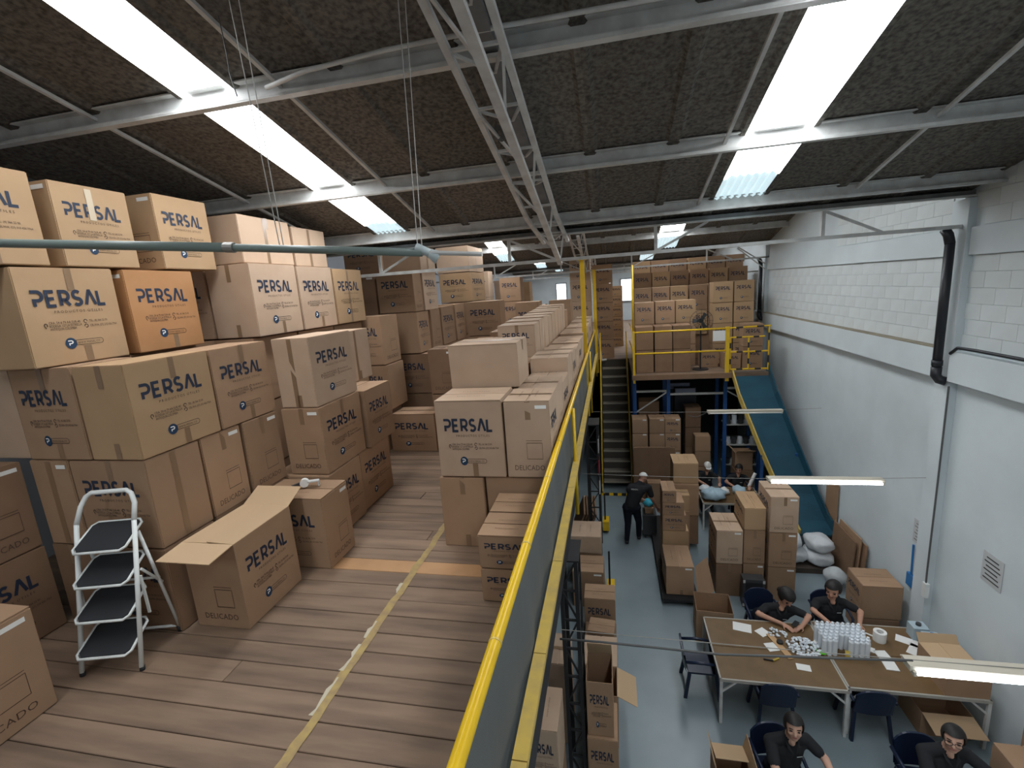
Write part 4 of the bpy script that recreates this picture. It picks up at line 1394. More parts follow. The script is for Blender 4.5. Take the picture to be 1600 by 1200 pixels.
tag(gs, 'bright green plastic scoop beside the cap heap', 'scoop')
MB().ball((0, 0, .02), (.065, .045, .02), 12).build('bowl', GREENP, gs, smooth=True)
MB().bar((-.05, .01, .02), (-.14, .05, .02), .018, .01).build('handle', GREENP, gs)
# white bottles standing in a crowd
bt = MB().tube([(0, 0, 0), (0, 0, .235)], .034, 12).tube([(0, 0, .235), (0, 0, .255)], .034, 12, r1=.020).tube([(0, 0, .255), (0, 0, .275)], .018, 10).mesh('bottle', PLASTICW, smooth=False)
nb = 0
for r in range(6):
    for c in range(9):
        if r < 2 and 3 <= c <= 4:
            continue
        o = link('plastic_bottle', bt, None, (2.93 + c * .070 + .03 * (r % 2), 6.78 + r * .070, TZ))
        tag(o, 'translucent white bottle in the crowd on the wall table, %s row, %s along' % (ORD[r], ORD[c]), 'bottle', 'white bottles on the wall table')
o = MB().tube([(0, -.03, .05), (0, .03, .05)], .052, 18).tube([(0, -.032, .05), (0, -.031, .05)], .036, 18).build('tape_roll', GOLDTAPE, None, (3.22, 6.74, TZ), R(70))
tag(o, 'gold packing tape roll before the white bottles', 'tape roll')
o = empty('label_roll', (3.83, 7.16, TZ))
tag(o, 'standing roll of white labels with dark core', 'label roll')
mb = MB()
for k in range(20):
    a, b = 2 * math.pi * k / 20, 2 * math.pi * (k + 1) / 20
    for (r0, r1, z0, z1) in ((.085, .085, 0, .15), (.085, .045, .15, .15), (.045, .045, .15, .02)):
        mb.face([(r0 * math.cos(a), r0 * math.sin(a), z0), (r0 * math.cos(b), r0 * math.sin(b), z0), (r1 * math.cos(b), r1 * math.sin(b), z1), (r1 * math.cos(a), r1 * math.sin(a), z1)])
mb.build('paper_roll', PAPER, o)
MB().tube([(0, 0, .0), (0, 0, .10)], .044, 16).build('core', DARKGREY, o)
o = MB().tube([(0, 0, .01), (-.08, .06, .012), (-.2, .05, .01), (-.26, .09, .008)], .012, 5).build('label_strip', PAPER, None, (3.78, 7.22, TZ))
tag(o, 'loose strip of labels trailing from the label roll', 'label strip')
o = empty('tape_cutter', (2.17, 6.56, TZ), R(10))
tag(o, 'small yellow and black cutter on the front of the aisle table', 'cutter')
MB().bar((-.12, .02, .012), (0, -.02, .012), .02, .015).build('blade_guard', BLACK, o)
MB().bar((0, -.02, .012), (.10, .02, .012), .024, .018).build('handle', GOLDTAPE, o)
# jugs by the wall
for k, (x, y, lab) in enumerate(((4.40, 7.30, 'rear clear water jug against the wall'), (4.46, 7.08, 'front clear water jug against the wall'))):
    j = empty('water_jug', (x, y, TZ))
    tag(j, lab, 'jug', 'water jugs')
    MB().box(-.10, .10, -.09, .09, 0, .20).build('body', mat('clear_blue_plastic', (.42, .52, .58), .15), j)
    MB().tube([(0, 0, .20), (0, 0, .235)], .035, 10).build('cap', BLUEP if k else DARKGREY, j)
for k, (x, y, m_, lab) in enumerate(((4.30, 6.86, INK, 'dark marker pen on the loose sheets'), (4.33, 6.72, BLUEP, 'blue tape piece below the marker'))):
    tag(MB().tube([(0, -.07, .015), (0, .07, .015)], .013 if k == 0 else .03, 8).build('marker', m_, None, (x, y, TZ), R(35)), lab, 'marker')
open_carton('box with one raised flap on the wall end of the packing table', 4.12, 4.62, 6.20, 6.80, TZ, .30, {'+Y': (.13, 40), '-X': (.258, -88), '+X': (.258, -87)}, '', '', KRAFT)


# ---- chairs
def chair(x, y, rz, label):
    r = empty('plastic_chair', (x, y, 0), R(rz))
    tag(r, label, 'chair', 'navy plastic chairs')
    b = bmesh.new()
    # seat
    MB().box(-.22, .22, -.20, .22, .415, .445).build('seat', NAVYPLASTIC, r)
    mb = MB()
    n = 10
    pts = []
    for k in range(n + 1):
        a = -1 + 2 * k / n
        pts.append((a * .23, .22 + .03 * (1 - a * a), .84 - .10 * abs(a) ** 3))
    for (x0, y0, z0), (x1, y1, z1) in zip(pts, pts[1:]):
        mb.face([(x0, y0, .44), (x1, y1, .44), (x1, y1 + .05, z1), (x0, y0 + .05, z0)])
        mb.face([(x1, y1 + .025, .44), (x0, y0 + .025, .44), (x0, y0 + .075, z0), (x1, y1 + .075, z1)])
        mb.face([(x0, y0 + .05, z0), (x1, y1 + .05, z1), (x1, y1 + .075, z1), (x0, y0 + .075, z0)])
    mb.build('backrest', NAVYPLASTIC, r)
    for sx in (-1, 1):
        MB().bar((sx * .20, -.18, .42), (sx * .245, -.23, 0), .05, .035).build('leg', NAVYPLASTIC, r)
        MB().bar((sx * .20, .20, .42), (sx * .245, .27, 0), .05, .035).build('leg', NAVYPLASTIC, r)
        MB().tube([(sx * .25, .27, .64), (sx * .26, 0, .65), (sx * .25, -.16, .63), (sx * .225, -.19, .44)], .022, 8).build('armrest', NAVYPLASTIC, r, smooth=True)
    b.free()
    return r


chair(2.42, 7.86, 0, 'navy chair under the woman using a phone')
chair(3.50, 7.92, 0, 'navy chair under the woman behind the white bottles')
chair(1.82, 5.10, 8, 'navy chair holding the woman at the front of the picture')
chair(3.40, 5.18, 0, 'navy chair holding the woman wearing glasses')
chair(2.10, 6.33, 180, 'empty navy chair tucked under the aisle table front')
chair(3.28, 6.36, 180, 'empty navy chair tucked under the table joint')
chair(1.22, 6.75, 90, 'navy chair pushed in at the aisle end of the table')
chair(2.35, 13.3, 0, 'navy chair under the man wearing a white cap')
chair(3.25, 13.15, 0, 'navy chair under the woman beside the chute')

# ---- cartons around the packing area
carton('stack carton at the wall behind the second woman, upper', 4.04, 4.66, 8.15, 8.70, .38, .62, '', 'P', KRAFT, top='W')
carton('flattened carton below the wall stack', 4.06, 4.64, 8.15, 8.70, 0, .375, 'T', '', DARKKRAFT)
open_carton('empty open box behind the aisle corner of the table', 1.33, 1.93, 7.72, 8.26, 0, .62, {}, '', '', KRAFT, yaw=-4)
open_carton('open box under the wall table with a pale flap', 3.95, 4.55, 6.3, 6.8, 0, .36, {'-Y': (.30, 100)}, '', '', KRAFT)
open_carton('small open box on the floor beside the front woman', 1.08, 1.46, 4.86, 5.30, 0, .55, {'+Y': (.30, -72), '+X': (.2, 12), '-X': (.2, 14)}, '', '', KRAFT)
carton('big worn carton beside the woman wearing glasses', 4.10, 4.64, 4.60, 5.40, 0, .92, '', '', KRAFT, top='T')
o = MB().box(4.66, 4.69, 4.7, 5.75, .0, 1.35).build('flat_carton', KRAFT, None)
tag(o, 'flattened carton sheet standing against the wall in the corner', 'cardboard sheet')
# dolly and its load
dl = empty('platform_dolly', (1.2, 10.4, 0))
tag(dl, 'long black dolly under the row of stacked cartons', 'dolly')
MB().box(-.36, .32, -1.75, 1.75, .10, .15).build('deck', BLACK, dl)
for sx in (-.28, .24):
    for sy in (-1.55, 1.55):
        MB().tube([(sx - .02, sy, .05), (sx + .02, sy, .05)], .05, 12).build('wheel', RUBBER, dl)
DZ = .152
carton('nearest tall carton on the dolly with split top flaps', .92, 1.45, 8.80, 9.62, DZ, .62, 'tS', 'P', KRAFT, top='W')
for k, (w, h, m_, code, lab) in enumerate(((.55, .90, KRAFT, '', 'lowest carton of the stepped dolly stack'), (.54, .36, TAN, '', 'plain tan carton, second in the stepped dolly stack'), (.49, .36, KRAFT, 'P', 'logo carton, third in the stepped dolly stack'),
                                           (.45, .28, KRAFT, 'P', 'logo carton, fourth in the stepped dolly stack'), (.29, .26, KRAFT, 'P', 'small logo carton on top of the stepped dolly stack'))):
    z = DZ + (0, .0 + .905, 1.27, 1.635, 1.92)[k] - (0 if k == 0 else .40)
    if k == 0:
        h = .50
    carton(lab, .95, .95 + w, 9.75, 10.30, z, h, code, '', m_, top='W')
carton('plain carton behind the stepped stack, lower', 1.30, 1.86, 10.75, 11.5, DZ, .72, '', '', DARKKRAFT)
carton('plain carton behind the stepped stack, middle', 1.30, 1.86, 10.75, 11.5, .875, .78, '', '', KRAFT)
carton('plain carton with sunlit top rising behind the stepped stack', 1.30, 1.86, 10.80, 11.45, 1.66, .48, '', '', TAN, top='W')
carton('tan small carton peeping behind the stepped stack', 1.26, 1.60, 10.35, 10.70, 1.2, .36, '', '', TAN, top='T')
carton('carton under the peeping tan one', 1.10, 1.60, 10.33, 10.72, DZ, 1.045, '', '', KRAFT)
# tall group
for k, (lab, m_, code) in enumerate((('lower carton behind the open flap', DARKKRAFT, 'T'), ('upper carton with white tag next to the dolly', PALE, 'DS'))):
    carton(lab, 1.90, 2.39, 9.08, 9.86, k * .715, .71, code, 'P', m_, top='WT' if k else '')
for k, (lab, h, m_, code) in enumerate((('lowest carton of the middle column behind the black case', .715, KRAFT, 'S'), ('middle carton of the middle column behind the black case', .715, KRAFT, 'DT'), ('orange-tan carton on the middle column', .45, TAN, ''))):
    carton(lab, 2.30 + .11, 2.80, 9.12, 9.92, k * .72, h, code, 'P', m_, top='W' if k == 2 else '')
for k, (lab, code) in enumerate((('lowest carton of the tallest column', 'S'), ('middle carton of the tallest column', 'DTS'), ('top carton of the tallest column with cut-open lid', 'DTS'))):
    carton(lab, 2.83, 3.33, 9.02, 9.80, k * .728, .724, code, 'P', PALE if k == 2 else KRAFT, top='T' if k == 2 else '')
P4 = [Vector(p) for p in ((1.50, 9.02, .66), (1.50, 8.70, .10), (1.82, 8.78, .30), (1.72, 9.06, .86))]
nq = (P4[1] - P4[0]).cross(P4[2] - P4[0]).normalized() * .008
mb = MB().face(P4).face([p - nq for p in reversed(P4)])
for k in range(4):
    mb.face([P4[k], P4[k] - nq, P4[(k + 1) % 4] - nq, P4[(k + 1) % 4]])
o = mb.build('cardboard_sheet', KRAFT)
tag(o, 'loose cardboard sheet leaning between dolly and tall cartons', 'cardboard sheet')
bc = empty('black_case', (2.52, 8.86, 0))
tag(bc, 'black flight case with metal corners before the tall column', 'case')
MB().box(-.19, .19, -.10, .10, .02, .60).build('body', DARKGREY, bc)
MB().box(-.15, .15, -.106, -.10, .08, .54).build('front_panel', BLACK, bc)
for sx in (-.175, .175):
    for z in (.06, .56):
        MB().box(sx - .02, sx + .02, -.108, -.10, z - .03, z + .03).build('corner_plate', STEELW, bc)
# sacks and cardboard under the chute
for i, (x, y, z, w, d, h, rz, m_, lab) in enumerate(((3.62, 10.45, 0.118, .40, .42, .16, 8, BAGW, 'wide white sack at the bottom of the sack pile'), (4.22, 10.33, .118, .28, .36, .15, -6, BAGW, 'lower folded white sack by the wall'),
                                                     (4.22, 10.34, .415, .26, .32, .14, 4, BAGW, 'thick folded white sack on the wall side pile'), (3.60, 10.50, .435, .34, .38, .13, -5, BAGW, 'upper crumpled white sack of the pile'))):
    mb = MB().ball((0, 0, h), (w, d, h), 24)
    mb.v = [(max(-w * .86, min(w * .86, a * 1.12)), max(-d * .86, min(d * .86, b * 1.12)), max(.0, h + (c - h) * 1.05 + .02 * math.sin(a * 19 + i) * math.cos(b * 17))) for a, b, c in mb.v]
    o = mb.build('white_sack', m_, None, (x, y, z), R(rz), smooth=True)
    tag(o, lab, 'sack', 'white sacks under the chute')
o = MB().box(3.2, 4.48, 10.02, 10.72, 0, .115).build('wooden_pallet', mat('dark_pallet', (.07, .055, .045), .9))
tag(o, 'dark pallet under the white sacks', 'pallet')
mb = MB().ball((0, 0, .22), (.20, .19, .20), 20)
mb.v = [(a * (1 + .12 * math.sin(c * 30)), b * (1 + .1 * math.cos(c * 25 + a * 9)), max(0, c)) for a, b, c in mb.v]
tag(mb.build('rubbish_bag', BAGCLEAR, None, (4.26, 9.62, 0), 0, smooth=True), 'clear plastic bag on the floor beside the sacks', 'bag')
for i, (x, y, h, l, lab) in enumerate(((4.56, 10.12, .95, .46, 'first flattened carton leaning on the wall past the chute'), (4.62, 10.04, 1.05, .42, 'second flattened carton leaning on the wall past the chute'), (4.68, 9.88, .95, .36, 'third flattened carton leaning on the wall past the chute'))):
    o = MB().box(-.012, .012, -l, l, 0, h).build('flat_carton', KRAFT if i % 2 else DARKKRAFT, None, (x, y, .002))
    o.rotation_euler = (0, R(3), R(1.5 * i))
    tag(o, lab, 'cardboard sheet', 'flattened cartons past the chute')
o = MB().box(-.01, .01, -.28, .28, 0, 1.62).build('flat_carton', KRAFT, None, (4.765, 11.15, .002))
tag(o, 'tall flattened carton standing upright between chute and wall', 'cardboard sheet')
tag(MB().box(0, .22, 0, .012, 0, .30).build('paper_notice', PAPER, None, (4.52, 9.30, 0), R(75)), 'small white framed sheet leaning at the wall floor corner', 'notice')

# under the mezzanine edge
carton('logo carton with printed top at the mezzanine foot, middle of the row', -.63, -.07, 7.62, 8.06, 0, .80, 'P', '', KRAFT, top='W')
carton('small tilted carton on the row at the mezzanine foot', -.52, -.08, 6.90, 7.24, .44, .27, 'P', '', KRAFT, yaw=-6, top='W')
carton('carton holding the small tilted one', -.60, -.06, 6.82, 7.50, 0, .435, '', '', DARKKRAFT)
carton('pale topped carton before the small tilted one', -.56, -.05, 6.12, 6.74, 0, .78, '', 'P', PALE, top='W')
carton('lower carton under the upright open box at the mezzanine foot', -.45, -.06, 4.92, 5.50, 0, .80, 'P', '', KRAFT, top='')
open_carton('upright open box with a long flap under the cable', -.43, -.11, 4.97, 5.45, .802, .78, {'+Y': (.30, -28)}, 'P', '', KRAFT)
open_carton('open box with a flap hanging over the aisle floor', -.44, -.06, 5.54, 6.06, 0, .84, {'+X': (.30, 118)}, '', '', KRAFT)
for k in range(2):
    carton('%s logo carton in the shade behind the lattice column' % ('lower', 'upper')[k], -1.08, -.70, 4.25, 4.85, k * .79, .785, 'P', '', PALE if k else KRAFT, top='W' if k else '')
carton('pale carton behind the lattice column farther in', -1.0, -.70, 5.5, 6.1, 0, 1.3, '', '', PALE, top='T')
carton('white topped carton by the yellow jack at the mezzanine foot', -.98, -.34, 9.22, 9.92, .72, .38, '', '', PALE, top='W')
carton('carton under the white topped one', -.95, -.34, 9.25, 9.90, 0, .715, '', '', KRAFT)
carton('opened carton between the printed top and the white top', -.90, -.28, 8.45, 9.05, 0, .78, 'S', '', KRAFT, top='W')
for i, (x, y, lab) in enumerate(((-.18, 8.62, 'yellow pallet jack body at the carton row'), (-.30, 11.35, 'yellow pallet jack farther along the lattice column'))):
    j = empty('pallet_jack', (x, y, 0))
    tag(j, lab, 'pallet jack', 'yellow pallet jacks')
    MB().box(-.06, .10, 0, .34, .08, .32).build('body', YELLOW, j)
    MB().tube([(.0, .15, .3), (.0, .25, 1.0)], .02, 8).build('handle', BLACK, j)
    MB().tube([(-.04, .1, .06), (.04, .1, .06)], .06, 12).build('wheel', RUBBER, j)
for k in range(5):
    o = MB().box(-.02, .02, -.55, .55, 0, .75).build('flat_carton', DARKKRAFT, None, (-1.1 + k * .07, 11.5, .02))
    o.rotation_euler = (0, R(22), R(4))
    tag(o, '%s flattened carton leaning in the dark under the mezzanine' % ORD[k], 'cardboard sheet', 'flattened cartons under the mezzanine')
o = MB().ball((0, 0, .16), (.10, .22, .16), 14).build('dark_bag', DARKGREY, None, (.02, 4.55, 0), R(20), smooth=True)
tag(o, 'dark round-topped bag at the bottom of the aisle', 'bag')

# goods in front of the blue rack
o = MB().box(0, 1.12, 0, .06, 0, 1.68).build('wide_board', DARKKRAFT, None, (.52, 13.2, 0))
tag(o, 'wide brown cardboard sheet standing beside the stairs', 'cardboard sheet')
carton('small carton before the wide brown sheet', .86, 1.25, 12.85, 13.15, .0, .75, '', '', KRAFT, top='T')
for i, x in enumerate((.50, .97, 1.40)):
    for k in range(4):
        h = (.74, .74, .52, .42)[k]
        z = (0, .745, 1.49, 2.015)[k]
        carton('%s carton from below in the %s column behind the wide brown sheet' % (ORD[k], ORD[i]), x, x + .43, 13.45, 13.95, z, h, 'PS' if (i == 2 and k > 0) else 'S', '', KRAFT, top='T' if k == 3 else '', group='columns before the blue rack')
for k in range(3):
    carton('%s carton of the dim stack inside the rack' % ORD[k], .75, 1.35, 14.5, 15.1, .0 + k * .9, .89, '', '', DARKKRAFT)
for k in range(4):
    carton('%s carton of the tall dim column in the middle of the rack' % ORD[k], 2.10, 2.55, 14.5, 15.0, k * .62, .615, '', '', DARKKRAFT, top='T' if k == 3 else '')
    carton('%s carton of the brown column near the capped man' % ORD[k], 2.25, 2.68, 13.72, 14.1, k * .46, .455, '', '', KRAFT)
for k in range(2):
    o = MB().box(1.78 + .12 * k, 2.42 + .12 * k, 15.7 - .35 * k, 15.9 - .35 * k, 0, 3.0 - .1 * k).box(1.80 + .12 * k, 2.40 + .12 * k, 15.68 - .35 * k, 15.7 - .35 * k, 2.8 - .1 * k, 2.98 - .1 * k, 1).build('tall_cabinet', [mat('dark_cabinet', (.02, .022, .03), .5), mat('pale_cabinet_top', (.30, .33, .45), .4)])
    tag(o, '%s tall dark cabinet with pale top inside the rack' % ('rear', 'front')[k], 'cabinet')
open_carton('open carton by the woman beside the chute', 3.30, 3.75, 13.55, 13.95, .9, .5, {'-Y': (.32, 60), '-X': (.28, 40)}, '', '', KRAFT)
carton('carton under the open one beside the chute', 3.28, 3.78, 13.5, 14.0, 0, .895, '', '', DARKKRAFT)

# far packing table with bags
table(2.12, 3.55, 11.7, 12.7, .75, 'dark small table covered with plastic bags before the two far workers')
for i, (x, y, w, m_, lab) in enumerate(((2.42, 11.95, .30, BAGBLUE, 'heap of pale blue bags on the far table'), (2.72, 12.25, .17, PAPER, 'white folded cloth on the far table'), (3.1, 12.3, .20, BAGBLUE, 'upright pale bags before the far woman'),
                                        (2.30, 12.45, .15, PLASTICW, 'white tub on the far table'))):
    mb = MB().ball((0, 0, w * .45), (w, w * .8, w * .5), 18)
    mb.v = [(a * (1 + .15 * math.sin(c * 41 + b * 13)), b * (1 + .14 * math.cos(a * 31)), max(0, c + .03 * math.sin(a * 27) * math.cos(b * 23))) for a, b, c in mb.v]
    tag(mb.build('plastic_bag', m_, None, (x, y, .752), i, smooth=True), lab, 'bag')
# front table bottom edge with trays
table(2.05, 3.9, 3.55, 4.35, .75, 'near packing table cut off by the lower picture edge')
for i, (x, y, lab) in enumerate(((2.15, 4.15, 'pale blue tray stack by the front woman'), (3.05, 4.28, 'pale blue tray before the glasses wearer'))):
    tr = empty('plastic_tray', (x, y, .752))
    tag(tr, lab, 'tray')
    MB().box(-.16, .16, -.10, .10, 0, .008).box(-.16, .16, .09, .10, 0, .06).box(-.16, .16, -.10, -.09, 0, .06).box(-.16, -.15, -.10, .10, 0, .06).box(.15, .16, -.10, .10, 0, .06).build('tray_body', BAGBLUE, tr)
# ================================================================== PEOPLE
def seg_mesh(a, b, ra, rb, n=14):
    return ('seg', Vector(a), Vector(b), ra, rb)


class Body:
    """builds one continuous skin from tapered limbs and ellipsoids (voxel union), then colours it by the nearest limb"""

    def __init__(s):
        s.p = []        # (kind, data, material index)

    def limb(s, a, b, ra, rb, mi):
        s.p.append(('seg', Vector(a), Vector(b), ra, rb, mi))
        return s

    def ell(s, c, r, mi, mtx=None):
        s.p.append(('ell', Vector(c), Vector(r), mtx or Matrix.Identity(3), None, mi))
        return s

    def dist(s, q, p):
        if p[0] == 'seg':
            a, b = p[1], p[2]
            d = b - a
            t = max(0, min(1, (q - a).dot(d) / max(1e-9, d.length_squared)))
            return (q - a - d * t).length - (p[3] + (p[4] - p[3]) * t)
        l = p[3].transposed() @ (q - p[1])
        r = p[2]
        k = Vector((l.x / r.x, l.y / r.y, l.z / r.z)).length
        return (k - 1) * min(r)

    def build(s, name, mats, voxel=.011):
        mb = MB()
        for p in s.p:
            if p[0] == 'seg':
                a, b, ra, rb = p[1:5]
                mb.ball(a, ra, 12)
                mb.ball(b, rb, 12)
                mb.tube([a, (a + b) / 2, b], ra, 14, r1=rb)
            else:
                mb.ball(p[1], p[2], 18, mtx=p[3])
        me = mb.mesh('raw', mats[0], weld=True)
        ob = bpy.data.objects.new('raw', me)
        COL.objects.link(ob)
        m = ob.modifiers.new('r', 'REMESH')
        m.mode = 'VOXEL'
        m.voxel_size = voxel
        sm = ob.modifiers.new('s', 'SMOOTH')
        sm.iterations = 3
        sm.factor = .5
        dg = bpy.context.evaluated_depsgraph_get()
        out = bpy.data.meshes.new_from_object(ob.evaluated_get(dg))
        bpy.data.objects.remove(ob, do_unlink=True)
        out.materials.clear()
        for q in mats:
            out.materials.append(q)
        idx = []
        for f in out.polygons:
            c = f.center
            best = min(s.p, key=lambda p: s.dist(c, p))
            idx.append(best[5])
        out.polygons.foreach_set('material_index', idx)
        out.polygons.foreach_set('use_smooth', [True] * len(out.polygons))
        return out


def hand(B, w, d, up, s, mi, curl=.6, size=1.0):
    """hand at wrist w, pointing along d, back of the hand towards up; s = which side the thumb is"""
    d = Vector(d).normalized()
    up = Vector(up)
    side = d.cross(up).normalized() * s
    up = side.cross(d).normalized() * s
    w = Vector(w)
    k = size
    pc_ = w + d * .05 * k
    for t in (-.022, 0, .022):
        B.limb(w + side * t * .6 * k, w + d * .085 * k + side * t * k, .016 * k, .013 * k, mi)
    for i, (t, ln) in enumerate(((-.030, .058), (-.010, .075), (.011, .080), (.031, .070))):
        a = w + d * .088 * k + side * t * k
        b = a + (d * math.cos(curl * .6) - up * math.sin(curl * .6)) * ln * .5 * k
        c = b + (d * math.cos(curl * 1.5) - up * math.sin(curl * 1.5)) * ln * .5 * k
        B.limb(a, b, .0098 * k, .009 * k, mi)
        B.limb(b, c, .009 * k, .0075 * k, mi)
    a = w + d * .025 * k + side * .028 * k
    b = a + (d * .6 + side * .7 - up * .3).normalized() * .038 * k
    c = b + (d * .9 + side * .15 - up * .4).normalized() * .032 * k
    B.limb(a, b, .0125 * k, .0105 * k, mi)
    B.limb(b, c, .0105 * k, .0085 * k, mi)


def head(B, c, fwd, up, skin, mi, hs=1.0):
    """head centre c; returns a frame (right, fwd, up) for hair and features, each as long as the head's scale"""
    f = Vector(fwd).normalized()
    r = f.cross(Vector(up)).normalized()
    u = r.cross(f).normalized()
    M3 = Matrix((r, f, u)).transposed()
    c = Vector(c)
    q = hs
    V = lambda *a: tuple(k * q for k in a)
    B.ell(c + u * .022 * q, V(.073, .092, .088), mi, M3)                     # skull
    B.ell(c + (f * .022 - u * .035) * q, V(.058, .066, .072), mi, M3)        # face
    B.ell(c + (f * .052 - u * .086) * q, V(.030, .028, .024), mi, M3)        # chin
    B.limb(c + (f * .088 + u * .012) * q, c + (f * .104 - u * .022) * q, .009 * q, .0135 * q, mi)   # nose
    for s in (-1, 1):
        B.ell(c + (r * s * .076 - u * .008 - f * .006) * q, V(.010, .018, .028), mi, M3)   # ears
        B.ell(c + (r * s * .034 + f * .066 - u * .022) * q, V(.024, .022, .022), mi, M3)   # cheeks
    return c, r * q, f * q, u * q, M3 * q


def face_parts(root, H_, glasses=False, mask=False):
    c, r, f, u, M3 = H_
    for s in (-1, 1):
        p = c + r * s * .031 + f * .083 + u * .010
        MB().ball(p, (.014, .007, .0075), 10, mtx=M3).build('eye', HAIR, root, smooth=True)
        MB().bar(p + u * .020 - r * s * .017 + f * .003, p + u * .023 + r * s * .017 - f * .004, .006, .007).build('eyebrow', HAIR, root)
    MB().ball(c + f * .086 - u * .052, (.023, .009, .0075), 10, mtx=M3).build('mouth', LIP, root, smooth=True)
    if glasses:
        g = MB()
        for s in (-1, 1):
            g.tube([c + r * s * .033 + f * .098 + u * .006 + (r * math.cos(R(a)) * .027 + u * math.sin(R(a)) * .021) for a in range(0, 375, 25)], .0028, 6)
            g.tube([c + r * s * .060 + f * .094 + u * .010, c + r * s * .080 + f * .0 + u * .006], .0026, 6)
        g.tube([c + r * -.008 + f * .102 + u * .008, c + r * .008 + f * .102 + u * .008], .0028, 6)
        g.build('glasses', BLACK, root)


def hair(root, H_, kind='tied', m=None):
    c, r, f, u, M3 = H_
    mb = MB()
    n, k = 22, 14
    R0 = Vector((.088, .108, .104))
    cc = c + u * .028 - f * .006
    def pt(i, j):
        th = math.pi * i / k
        ph = 2 * math.pi * j / n
        l = Vector((math.sin(th) * math.cos(ph), math.sin(th) * math.sin(ph), math.cos(th)))
        return l
    for i in range(k):
        for j in range(n):
            q = [pt(i, j), pt(i + 1, j), pt(i + 1, j + 1), pt(i, j + 1)]
            mid = sum(q, Vector()) / 4
            if kind == 'cap':
                keep = mid.z > .12
            else:
                keep = (mid.z > .36) or (mid.y < .42 and mid.z > -.62) or (mid.y < -.1 and mid.z > -.9)
            if keep:
                P = [cc + M3 @ Vector((a.x * R0.x, a.y * R0.y, a.z * R0.z)) for a in q]
                I = [cc + M3 @ Vector((a.x * R0.x, a.y * R0.y, a.z * R0.z)) * .90 for a in q]
                mb.face(P)
                mb.face(list(reversed(I)))
    o = mb.build('cap' if kind == 'cap' else 'hair', m or HAIR, root, smooth=True)
    if kind == 'tied':
        MB().ball(c - f * .092 - u * .045, (.045, .040, .042), 12, mtx=M3).build('hair_bun', HAIR, root, smooth=True)
    if kind == 'long':
        MB().tube([c - f * .085 + u * .01, c - f * .105 - u * .09, c - f * .10 - u * .19], .050, 12, r1=.026).build('ponytail', HAIR, root, smooth=True)
    if kind == 'cap':
        v = MB()
        for a in range(8):
            t0, t1 = -1 + 2 * a / 8, -1 + 2 * (a + 1) / 8
            e = lambda t, l: c + u * (.055 - .012 * l) + r * t * .066 + f * (.070 + (.065 * l) * math.sqrt(max(0, 1 - t * t * .8)))
            v.face([e(t0, 0), e(t1, 0), e(t1, 1), e(t0, 1)])
            v.face([e(t0, 1) - u * .006, e(t1, 1) - u * .006, e(t1, 0) - u * .006, e(t0, 0) - u * .006])
        v.build('cap_peak', m, root)


